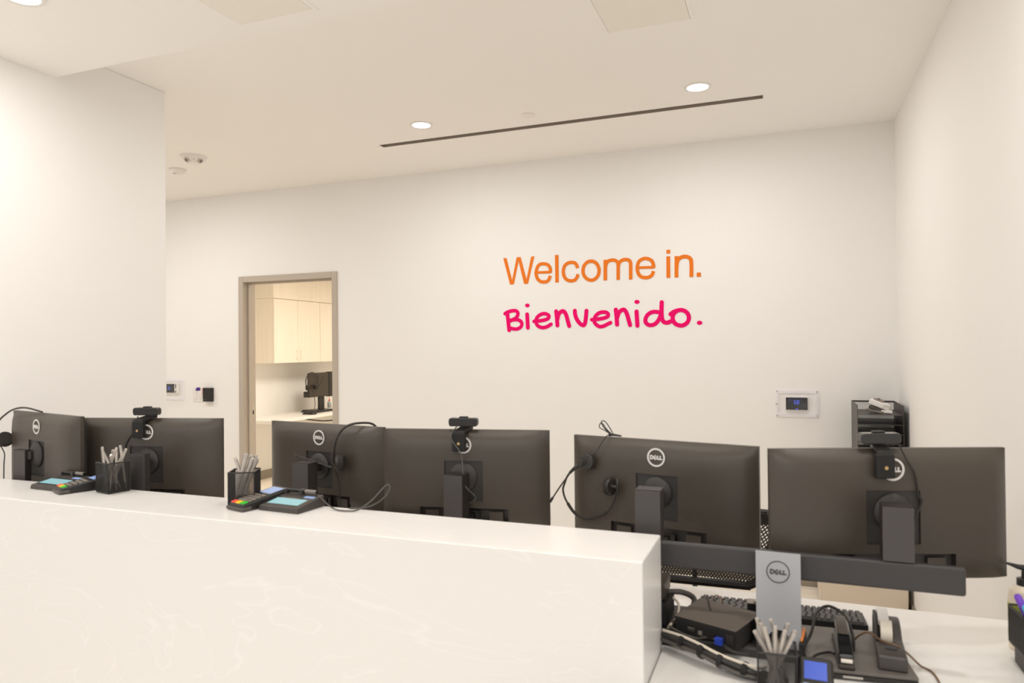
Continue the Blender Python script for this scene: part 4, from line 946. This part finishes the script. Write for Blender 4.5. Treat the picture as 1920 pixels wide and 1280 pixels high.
tb(-0.008, 0.008, -0.018, -0.007, 0.0055, 0.008, 'key', DEVG, 0.001)
for r in range(3):
    for c in range(3): tb(-0.027+c*0.0195, -0.012+c*0.0195, -0.034-r*0.013, -0.025-r*0.013, 0.0055, 0.0085, 'key', DEVG, 0.001)

mb = MB()
mb.tube([(-1.300, 1.742, CT+0.034), (-1.285, 1.735, CT+0.030), (-1.245, 1.722, CT+0.012), (-1.205, 1.705, CT+0.004), (-1.165, 1.700, CT+0.004), (-1.137, 1.715, CT+0.006), (-1.109, 1.745, CT+0.030), (-1.084, 1.765, CT+0.062), (-1.075, 1.775, CT+0.070), (-1.070, 1.775, CT+0.058), (-1.081, 1.765, CT+0.035), (-1.109, 1.755, CT+0.014), (-1.143, 1.745, CT+0.004), (-1.180, 1.735, CT+0.003)], 0.0022, 8)
tag(mb.build('stylus_cord', CABLEG, None, smooth=True), 'grey stylus cord looping off the back edge of the counter', 'cord')

# ============================================================ LOW DESK ITEMS
# dock: flat black box
t = thing('mini_computer', 'flat black desktop computer box between counter end and silver column', 'computer', (-0.185, 1.815, DT+0.024+0.004))
th = DT+0.028
cor = [(-0.261, 1.762), (-0.113, 1.708), (-0.062, 1.845), (-0.215, 1.905)]
cl = [(x+0.185, y-1.815) for x, y in cor]
ctr = (sum(c[0] for c in cl)/4, sum(c[1] for c in cl)/4)
top = [(x, y, 0.047) for x, y in cl]
mb = MB(); mb.hexa([(x*0.98, y*0.98, 0) for x, y in cl], top); mb.build('case', BLACKM, t, bevel=0.003)
mb = MB(); mb.hexa([(x, y, 0.0475) for x, y in cl], [(x*0.995, y*0.995, 0.0500) for x, y in cl]); mb.build('lid', mat('lid_reflection_tone', (0.13, 0.108, 0.09), 0.42), t, bevel=0.001)  # lid of the black box, its colour lightened for the reflection on top
fd = Vector((cl[1][0]-cl[0][0], cl[1][1]-cl[0][1], 0)); fl_ = fd.length; fd.normalize(); fn = Vector((fd.y, -fd.x, 0))
def port(a, b, z0, z1, dep, nm, mm):
    p = Vector((cl[0][0], cl[0][1], 0))*0.985
    q = [p+fd*a, p+fd*b, p+fd*b+fn*dep, p+fd*a+fn*dep]
    MB().hexa([(*v.xy, z0) for v in q], [(*v.xy, z1) for v in q]).build(nm, mm, t, bevel=0.0005)
port(0.035, 0.052, 0.022, 0.030, 0.002, 'port', STEEL); port(0.062, 0.072, 0.018, 0.028, 0.002, 'port', DEVG)
port(0.086, 0.104, 0.016, 0.030, 0.006, 'plug', BLACK); port(0.108, 0.126, 0.010, 0.026, 0.012, 'plug', BLUEPLUG); port(0.132, 0.150, 0.014, 0.036, 0.003, 'vent_panel', MOND)
for q in cl: 
    MB().cyl((q[0]*0.85, q[1]*0.85, -0.004), (q[0]*0.85, q[1]*0.85, 0.0), 0.008, n=12).build('rubber_foot', BLACKM, t)

# keyboards
key_me = None
def keyboard(x0, x1, y0, y1, z, rz, label, thick=0.018, rows=5, cols=14):
    global key_me
    cx, cy = (x0+x1)/2, (y0+y1)/2; w, d = (x1-x0)/2, (y1-y0)/2
    t = thing('keyboard', label, 'keyboard', (cx, cy, z), rz)
    MB().hexa([(-w,-d,0), (w,-d,0), (w,d,0), (-w,d,0)], [(-w,-d+0.002,thick+0.006), (w,-d+0.002,thick+0.006), (w,d,thick-0.006), (-w,d,thick-0.006)]).build('tray', BLACK, t, bevel=0.002)
    kx = (2*w-0.012)/cols; ky = (2*d-0.014)/rows
    for r in range(rows):
        for c in range(cols):
            if key_me is None:
                k = MB().hexa([(-.5,-.5,0), (.5,-.5,0), (.5,.5,0), (-.5,.5,0)], [(-.4,-.38,1), (.4,-.38,1), (.4,.40,1), (-.4,.40,1)]).build('key', KEYM, t)
                key_me = k
            else:
                k = key_me.copy(); COL.objects.link(k); k.parent = t
            off = (0.25*kx if r % 2 else 0)
            if c == cols-1: off = 0
            y = -d+0.007+ky*(r+0.5)
            k.location = (-w+0.006+kx*(c+0.5)+off*0.8, y, thick+0.005-0.012*(y+d)/(2*d))
            k.scale = (kx*0.86, ky*0.84, 0.0065)
    return t
keyboard(-0.235, -0.075, 1.995, 2.118, DT, math.radians(1), 'black keyboard behind the desktop computer box, left of the silver column', rows=5, cols=8)
keyboard(-0.010, 0.188, 1.995, 2.125, DT, math.radians(1), 'black keyboard right of the silver column, behind the stapler', rows=5, cols=12)

# closed laptop under stapler and tape dispenser
t = thing('laptop', 'closed dark grey laptop under the stapler and tape dispenser', 'laptop', (0.096, 1.858, DT), math.radians(5.5))
lw = 0.150
MB().box(-0.07, lw, -0.148, 0.105, 0.003, 0.013).build('base', BLACK, t, bevel=0.003)
MB().box(-0.07, lw, -0.148, 0.105, 0.0135, 0.0215).build('lid', mat('laptop_grey', (0.13, 0.115, 0.10), 0.4), t, bevel=0.003)
B(0.0, 0.04, -0.1495, -0.147, 0.006, 0.011).build('port', STEEL, t)
for sx in (-0.05, 0.13):
    for sy in (-0.12, 0.08): MB().cyl((sx, sy, 0), (sx, sy, 0.003), 0.006, n=10).build('rubber_foot', BLACKM, t)
LZ = DT + 0.0217

# stapler
t = thing('stapler', 'black stapler lying on the closed laptop, opened end towards the photo bottom', 'stapler', (0.117, 1.80, LZ), math.radians(1))
MB().prism([(-0.085, 0), (0.10, 0), (0.10, 0.010), (-0.085, 0.008)], 'x', -0.017, 0.017).build('base', BLACK, t, bevel=0.002)
MB().prism([(-0.080, 0.016), (0.085, 0.026), (0.085, 0.014), (-0.080, 0.009)], 'x', -0.0105, 0.0105).build('magazine', STEEL, t)
MB().prism([(-0.083, 0.020), (-0.083, 0.030), (-0.03, 0.047), (0.04, 0.060), (0.098, 0.052), (0.103, 0.030), (0.09, 0.022)], 'x', -0.0155, 0.0155).build('handle', GLOSSB, t, bevel=0.006, segs=3)
MB().prism([(-0.020, 0.054), (0.05, 0.066), (0.09, 0.058), (0.09, 0.050), (0.0, 0.045)], 'x', -0.012, 0.012).build('grip_pad', MONB, t, bevel=0.004)
B(-0.012, 0.012, -0.0865, -0.082, 0.016, 0.024).build('nose_plate', mat('polished_steel', (0.85, 0.8, 0.72), 0.15, 1.0), t, bevel=0.001)
B(-0.015, 0.015, -0.0875, -0.083, 0.006, 0.011).build('nose_strip', MONB, t, bevel=0.001)

# tape dispenser
t = thing('tape_dispenser', 'black desk tape dispenser with a cream tape roll on the laptop edge', 'tape dispenser', (0.217, 1.845, LZ), math.radians(-3))
MB().prism([(-0.105, 0.0), (0.120, 0.0), (0.120, 0.045), (0.085, 0.050), (0.062, 0.044), (0.020, 0.028), (-0.010, 0.030), (-0.095, 0.034), (-0.105, 0.030)], 'x', -0.029, 0.029).build('body', mat('tape_dispenser_plastic', (0.06, 0.052, 0.047), 0.4), t, bevel=0.004)
MB().prism([(0.115, 0.040), (0.108, 0.060), (0.075, 0.064), (0.030, 0.048), (-0.02, 0.034), (-0.02, 0.026)], 'x', -0.0285, -0.021).build('side_cheek', BLACK, t, bevel=0.002)
MB().ring((-0.006, 0.004, 0.046), 0.0125, 0.026, 0.024, 'x', 40).build('tape_roll', TAPE, t, smooth=False)
MB().ring((-0.006, 0.004, 0.046), 0.006, 0.0123, 0.027, 'x', 32).build('hub', BLACK, t)
MB().hexa([(-0.020, 0.040, 0.046), (0.004, 0.040, 0.046), (0.004, 0.118, 0.050), (-0.020, 0.118, 0.050)], [(-0.020, 0.034, 0.060), (0.004, 0.034, 0.060), (0.004, 0.118, 0.064), (-0.020, 0.118, 0.064)]).build('tape_core_cover', WHITEP, t, bevel=0.002)
mb = MB(); mb.prism([(-0.066, 0.034), (-0.058, 0.034), (-0.060, 0.040)], 'x', -0.012, 0.012); mb.build('cutter', BLACK, t)

t = thing('power_adapter', 'small black box with a pale top tucked beside the silver column', 'box', (-0.087, 1.955, DT+0.0245))
B(-0.012, 0.018, -0.035, 0.0, 0, 0.047).build('case', BLACKM, t, bevel=0.002)
B(-0.012, 0.018, -0.035, 0.0, 0.0475, 0.0495).build('top_cover', mat('pale_grey_plastic', (0.42, 0.37, 0.32), 0.5), t, bevel=0.001)
B(0.004, 0.012, -0.0345, -0.026, 0.0495, 0.051).build('button', BLACK, t)

# docking unit behind the counter end (two stacked black bricks)
t = thing('power_brick', 'upper black power brick at the counter end, right under the crossbar', 'power brick', (-0.325, 1.88, DT+0.085))
B(-0.04, 0.030, -0.05, 0.05, 0, 0.042).build('case', MONB, t, bevel=0.006)
t = thing('power_brick', 'lower black power brick at the counter end behind the cable bundle', 'power brick', (-0.325, 1.87, DT+0.0245))
B(-0.045, 0.040, -0.06, 0.06, 0, 0.060).build('case', BLACKM, t, bevel=0.006)

# cable bundle with wraps
path = [(-0.283, 1.742), (-0.235, 1.712), (-0.190, 1.684), (-0.150, 1.662), (-0.105, 1.648), (-0.065, 1.640), (-0.045, 1.652)]
zb = [0.030, 0.034, 0.032, 0.026, 0.020, 0.016, 0.014]
t = thing('cable_bundle', 'thick bundle of black and cream cables strapped together on the low desk', 'cable bundle', (-0.17, 1.70, DT))
offs = [(0.007, 0.0, CABLEM), (-0.006, 0.006, CABLEM), (0.0, -0.007, CABLEM), (-0.009, -0.004, CABLEG), (0.009, -0.009, CABLEM)]
for i, (dx, dz, mm) in enumerate(offs):
    mb = MB(); mb.tube([(x+0.17+dx*0.6, y-1.70+dx, z+dz+0.002*math.sin(k*2+i)) for k, ((x, y), z) in enumerate(zip(path, zb))], 0.0052, 8)
    mb.build('cable', mm, t, smooth=True)
mb = MB(); mb.tube([(x+0.17-0.002, y-1.70-0.002, z+0.0155) for (x, y), z in zip(path, zb)], 0.0034, 8); mb.build('cable', CABLEW, t, smooth=True)
for k in (1.05, 2.1, 3.15, 4.35):
    i = int(k); f_ = k-i
    p = Vector((path[i][0]*(1-f_)+path[i+1][0]*f_+0.17, path[i][1]*(1-f_)+path[i+1][1]*f_-1.70, zb[i]*(1-f_)+zb[i+1]*f_+0.001))
    dd = Vector((path[i+1][0]-path[i][0], path[i+1][1]-path[i][1], zb[i+1]-zb[i])).normalized()
    MB().lathe([(0.0165, -0.006), (0.0172, 0.0), (0.0165, 0.006)], p, dd, 16).build('strap', BLACKM, t, smooth=True)
# loose cables beside the computer
def loose(pts, r, m, label, name='cable'):
    mb = MB(); mb.tube([(x, y, DT+z) for x, y, z in pts], r, 8)
    tag(mb.build(name, m, None, smooth=True), label, 'cable')
loose([(-0.300, 1.90, 0.085), (-0.262, 1.905, 0.087), (-0.232, 1.915, 0.070), (-0.238, 1.890, 0.045), (-0.262, 1.850, 0.034), (-0.278, 1.815, 0.033)], 0.0075, CABLEG, 'thick grey cable bending down beside the desktop computer box')
loose([(-0.295, 1.90, 0.078), (-0.270, 1.895, 0.060), (-0.268, 1.860, 0.040), (-0.275, 1.820, 0.036), (-0.280, 1.790, 0.034)], 0.0035, CABLEW, 'cream cable between the power bricks and the computer box')
loose([(-0.270, 1.78, 0.030), (-0.24, 1.755, 0.034), (-0.19, 1.735, 0.032), (-0.15, 1.72, 0.040), (-0.12, 1.698, 0.034), (-0.085, 1.700, 0.030)], 0.0036, CABLEM, 'black cable running along the front of the computer box')
loose([(-0.275, 1.77, 0.046), (-0.24, 1.748, 0.040), (-0.205, 1.742, 0.036), (-0.185, 1.735, 0.044), (-0.16, 1.722, 0.048)], 0.003, CABLEG, 'short grey cable plugged into the computer box')
loose([(-0.255, 1.955, 0.006), (-0.225, 1.99, 0.008), (-0.205, 2.03, 0.010), (-0.190, 2.045, 0.040), (-0.172, 2.02, 0.042), (-0.172, 1.985, 0.036)], 0.0016, ORCAB, 'thin brown cable looping over the left keyboard')
loose([(-0.262, 2.12, 0.002), (-0.235, 2.06, 0.004), (-0.215, 2.00, 0.030), (-0.200, 1.93, 0.075), (-0.19, 1.87, 0.079), (-0.180, 1.82, 0.0785)], 0.0017, CABLEM, 'thin black cable lying across the computer box lid')
loose([(0.030, 1.78, 0.030), (0.050, 1.83, 0.050), (0.065, 1.90, 0.075), (0.095, 1.94, 0.082), (0.130, 1.915, 0.070), (0.142, 1.86, 0.045), (0.140, 1.82, 0.026)], 0.0035, CABLEM, 'black cable arching over the stapler')
loose([(0.040, 1.70, 0.027), (0.055, 1.75, 0.030), (0.085, 1.79, 0.026), (0.098, 1.785, 0.026)], 0.003, CABLEM, 'short black cable between blue screen terminal and stapler')
loose([(0.140, 1.87, 0.026), (0.170, 1.842, 0.064), (0.200, 1.815, 0.058), (0.230, 1.80, 0.056), (0.255, 1.825, 0.030), (0.280, 1.84, 0.003), (0.298, 1.815, 0.003), (0.303, 1.76, 0.003), (0.296, 1.70, 0.003), (0.27, 1.64, 0.003)], 0.0022, ORCAB, 'thin amber cable trailing off the tape dispenser onto the white desk')
t = thing('marker', 'orange marker lying between the silver column and the right keyboard', 'marker', (0.0310, 1.80, DT+0.0325+0.022), math.radians(85))
MB().lathe([(0.0015, -0.04), (0.003, -0.03), (0.0042, 0.0), (0.0042, 0.035), (0.003, 0.04)], (0,0,0), (1,0,0), 16).build('barrel', ORNG2, t, smooth=True)
B(-0.04, 0.04, -0.006, 0.006, -0.0325, -0.0056).build('rest', BLACK, t, bevel=0.002)

# ============================================================ RIGHT EDGE: LOTION BOTTLE, CUP, MARKERS
t = thing('lotion_bottle', 'white pump bottle with a lime label at the right edge of the photo', 'bottle', (0.530, 2.03, DT))
MB().lathe([(0.030, 0), (0.033, 0.004), (0.033, 0.128), (0.030, 0.143), (0.018, 0.152), (0.013, 0.156)], n=32).build('body', IVORY, t, smooth=True)
MB().lathe([(0.0334, 0.022), (0.0334, 0.112)], n=32, cap=False).build('label_wrap', WHITEP, t, smooth=True)
MB().lathe([(0.0338, 0.030), (0.0338, 0.045)], n=32, cap=False).build('label_band', LIME, t, smooth=True)
MB().lathe([(0.0338, 0.070), (0.0338, 0.084)], n=32, cap=False).build('label_band', LIME, t, smooth=True)
MB().lathe([(0.0338, 0.094), (0.0338, 0.112)], n=32, cap=False).build('label_band', LIME, t, smooth=True)
MB().lathe([(0.0155, 0.153), (0.0155, 0.170), (0.006, 0.172), (0.005, 0.190)], n=24).build('pump_collar', BLACK, t, smooth=True)
MB().tube([(0.008, 0, 0.196), (-0.010, 0, 0.197), (-0.024, 0, 0.201), (-0.036, 0, 0.204)], 0.005, 10, rs=(0.008, 0.0025)).build('pump_spout', BLACK, t, smooth=True)
t = pen_cup((0.524, 1.905, DT+0.043), math.radians(4), 0.088, 0.088, 'black mesh cup of coloured markers at the right edge of the photo')
t['label'] = 'black mesh cup of coloured markers at the right edge of the photo'
t = thing('drawer_box', 'small black base box under the mesh cup at the right edge', 'box', (0.527, 1.905, DT))
B(-0.040, 0.042, -0.042, 0.042, 0, 0.0425).build('body', MOND, t, bevel=0.003)
B(-0.034, 0.036, -0.0445, -0.042, 0.006, 0.037).build('drawer', BLACK, t, bevel=0.001)
for (lab, mm, a, b, r) in (('purple capped marker in the mesh cup at the right edge', PURPLE2, (0.530, 1.905, DT+0.052), (0.482, 1.90, DT+0.168), 0.007), ('light blue marker in front of the purple one in the right cup', LBLUE, (0.535, 1.888, DT+0.052), (0.494, 1.880, DT+0.152), 0.0095)):
    t = thing('marker', lab, 'marker', a)
    d_ = Vector(b)-Vector(a); L_ = d_.length
    MB().lathe([(r*0.8, 0), (r, 0.01), (r, L_*0.55)], (0,0,0), d_, 18).build('barrel', mm, t, smooth=True)
    MB().lathe([(r*1.12, L_*0.55), (r*1.12, L_*0.96), (r*0.8, L_)], (0,0,0), d_, 18).build('cap', mm, t, smooth=True)

# ============================================================ OFFICE CHAIR
t = thing('office_chair', 'black mesh back office chair at the low desk, seen between the right monitors', 'chair', (-0.33, 2.62, 0), math.radians(2))
def rr(w, z0, z1, r, n=6):
    P = []
    for cx, cz, a0 in ((w-r, z1-r, 0), (-w+r, z1-r, 90), (-w+r, z0+r, 180), (w-r, z0+r, 270)):
        for k in range(n+1):
            a = math.radians(a0 + 90*k/n); P.append((cx+r*math.cos(a), cz+r*math.sin(a)))
    return P
bw, bz0, bz1 = 0.23, 0.632, 0.905
flare = lambda x, z: x*(1.0 + 0.36*(z-0.632)/0.27)
back_y = lambda x: 0.16 - 0.9*x*x
fr = rr(bw, bz0, bz1, 0.055)
mb = MB(); mb.tube([(flare(x, z), back_y(x), z) for x, z in fr + fr[:1]], 0.016, 8, sub=2); mb.build('backrest_frame', BLACK, t, smooth=True)
mb = MB()
top_rail = [(flare(x, 0.9), back_y(x)-0.002, bz1-0.012) for x in [-0.20+0.40*k/10 for k in range(11)]]
for (x0, y0, z0), (x1, y1, z1) in zip(top_rail, top_rail[1:]): mb.hexa([(x0,y0-0.008,z0-0.028), (x1,y1-0.008,z1-0.028), (x1,y1+0.008,z1-0.028), (x0,y0+0.008,z0-0.028)], [(x0,y0-0.008,z0+0.02), (x1,y1-0.008,z1+0.02), (x1,y1+0.008,z1+0.02), (x0,y0+0.008,z0+0.02)])
mb.build('top_rail', BLACK, t)
mb = MB(); pitch = 0.011; r_ = 0.0024
n_ = int(2*bw/pitch)
for sgn in (1, -1):
    for k in range(-30, n_+30):
        pts = []
        for q in range(31):
            z = bz0+0.01 + (bz1-bz0-0.02)*q/30; x = -bw + k*pitch + sgn*(z-bz0)*0.62 + (0.0 if sgn > 0 else 0.2)
            if abs(x) < bw-0.008: pts.append((flare(x, z), back_y(x), z))
        for a_, b_ in zip(pts, pts[1:]):
            A = Vector(a_); Bq = Vector(b_); tt = (Bq-A).normalized(); s = tt.cross(Vector((0,1,0)))*r_
            i = [mb.P(v) for v in (A-s, A+s, Bq+s, Bq-s)]; mb.F(i)
tag(mb.build('backrest_mesh', CHMESH, t), kind='stuff')
mb = MB(); mb.tube([(0, 0.18, 0.88), (0, 0.20, 0.7), (0, 0.19, 0.56), (0, 0.12, 0.44), (0, 0.0, 0.42)], 0.010, 8); mb.build('back_support', BLACK, t, smooth=True)
MB().prism(rr(0.24, -0.30, 0.14, 0.08), 'z', 0.45, 0.50).build('seat', SOFT, t, bevel=0.015, segs=3)
B(-0.12, 0.12, -0.14, 0.06, 0.40, 0.449).build('seat_mount', BLACK, t, bevel=0.01)
for s in (-1, 1):
    mb = MB(); mb.tube([(s*0.13, -0.04, 0.43), (s*0.30, -0.04, 0.43), (s*0.32, -0.05, 0.55), (s*0.32, -0.06, 0.68)], 0.016, 8); a_ = mb.build('armrest', BLACK, t, smooth=True)
    B(s*0.32-0.035, s*0.32+0.035, -0.19, 0.06, 0.681, 0.712).build('arm_pad', SOFT, a_, bevel=0.01)
MB().cyl((0, -0.06, 0.10), (0, -0.06, 0.40), 0.025).build('gas_column', BLACK, t, smooth=True)
for k in range(5):
    a = 2*PI*k/5+0.3; c, s = math.cos(a), math.sin(a)
    lg = MB().tube([(0, -0.06, 0.12), (0.16*c, -0.06+0.16*s, 0.10), (0.30*c, -0.06+0.30*s, 0.075)], 0.018, 8).build('base_arm', BLACK, t, smooth=True)
    MB().cyl((0.30*c-0.02*s, -0.06+0.30*s+0.02*c, 0.028), (0.30*c+0.02*s, -0.06+0.30*s-0.02*c, 0.028), 0.028).build('caster', BLACKM, lg, smooth=True)

# ============================================================ BACK CORNER: FILE CABINET, ORGANIZER
t = thing('file_cabinet', 'low beige file cabinet against the back wall in the right corner', 'cabinet', (0.393, 4.60, 0))
CABM = mat('beige_steel', (0.72, 0.63, 0.52), 0.45)
B(-0.222, 0.222, -0.22, 0.235, 0.02, 0.70).build('body', CABM, t, bevel=0.004)
B(-0.20, 0.20, -0.21, 0.225, 0, 0.0195).build('plinth', BLACK, t)
for z0, z1 in ((0.04, 0.24), (0.25, 0.46), (0.47, 0.685)):
    dr = B(-0.216, 0.216, -0.237, -0.2205, z0, z1).build('drawer', CABM, t, bevel=0.002)
    B(-0.06, 0.06, -0.245, -0.2372, z1-0.035, z1-0.022).build('handle', STEEL, dr, bevel=0.001)
B(-0.222, 0.222, -0.237, 0.235, 0.7005, 0.72).build('top', CABM, t, bevel=0.003)

t = thing('desk_organizer', 'tall dark metal letter sorter in the back right corner', 'organizer', (0.495, 4.62, 0.7205))
w_, y0_, y1_, zt = 0.117, -0.19, 0.19, 0.4615
B(-w_, -w_+0.003, y0_, y1_, 0, zt).build('side_panel', SORT, t)
B(w_-0.003, w_, y0_, y1_, 0, zt).build('side_panel', SORT, t)
MB().box(-w_+0.003, w_-0.003, y1_-0.003, y1_, zt-0.010, zt).build('back_rail', SORT, t)
for k in range(8):
    z = zt-0.056-0.0545*k
    if z < 0.0: break
    sh = B(-w_+0.003, w_-0.003, y0_+0.004, y1_-0.004, z, z+0.0025).build('shelf', SORT, t)
t = thing('label_maker', 'white and grey hand device lying on top of the letter sorter', 'label maker', (0.50, 4.56, 0.7205+0.4615-0.0535), math.radians(-20))
mb = MB(); mb.T = Matrix.Translation((0, 0, 0.004)) @ Matrix.Rotation(math.radians(8), 4, 'Y')
mb.prism([(-0.065, -0.02), (0.02, -0.045), (0.055, -0.03), (0.045, 0.03), (-0.05, 0.04)], 'z', 0.0, 0.012); mb.build('base', DEVG, t, bevel=0.003)
mb = MB(); mb.T = Matrix.Translation((-0.005, 0, 0.022)) @ Matrix.Rotation(math.radians(14), 4, 'Y')
mb.box(-0.042, 0.028, -0.028, 0.028, -0.004, 0.012); mb.build('mechanism', CABLEG, t, bevel=0.002)
mb = MB(); mb.T = Matrix.Translation((0, 0, 0.036)) @ Matrix.Rotation(math.radians(20), 4, 'Y') @ Matrix.Scale(1.6, 4, Vector((0, 0, 1)))
mb.prism([(-0.052, -0.03), (0.03, -0.036), (0.062, -0.015), (0.05, 0.028), (-0.03, 0.040), (-0.05, 0.03)], 'z', 0.0, 0.020); mb.build('body', WHITEP, t, bevel=0.006, segs=3)
mb = MB(); mb.lathe([(0.030, 0.0), (0.031, 0.010), (0.024, 0.014), (0.0, 0.015)], (-0.004, 0.010, 0.064), (0.25, -0.1, 1), 28); mb.build('dial', DEVG, t, smooth=True)
mb = MB(); mb.lathe([(0.007, 0.0), (0.006, 0.004)], (0.000, 0.008, 0.079), (0.25, -0.1, 1), 16); mb.build('dial_button', CABLEG, t, smooth=True)
mb = MB(); mb.prism([(0.02, -0.03), (0.085, -0.055), (0.075, -0.02), (0.03, 0.02)], 'z', 0.004, 0.02); mb.build('paper_chute', WHITEP, t, bevel=0.002)
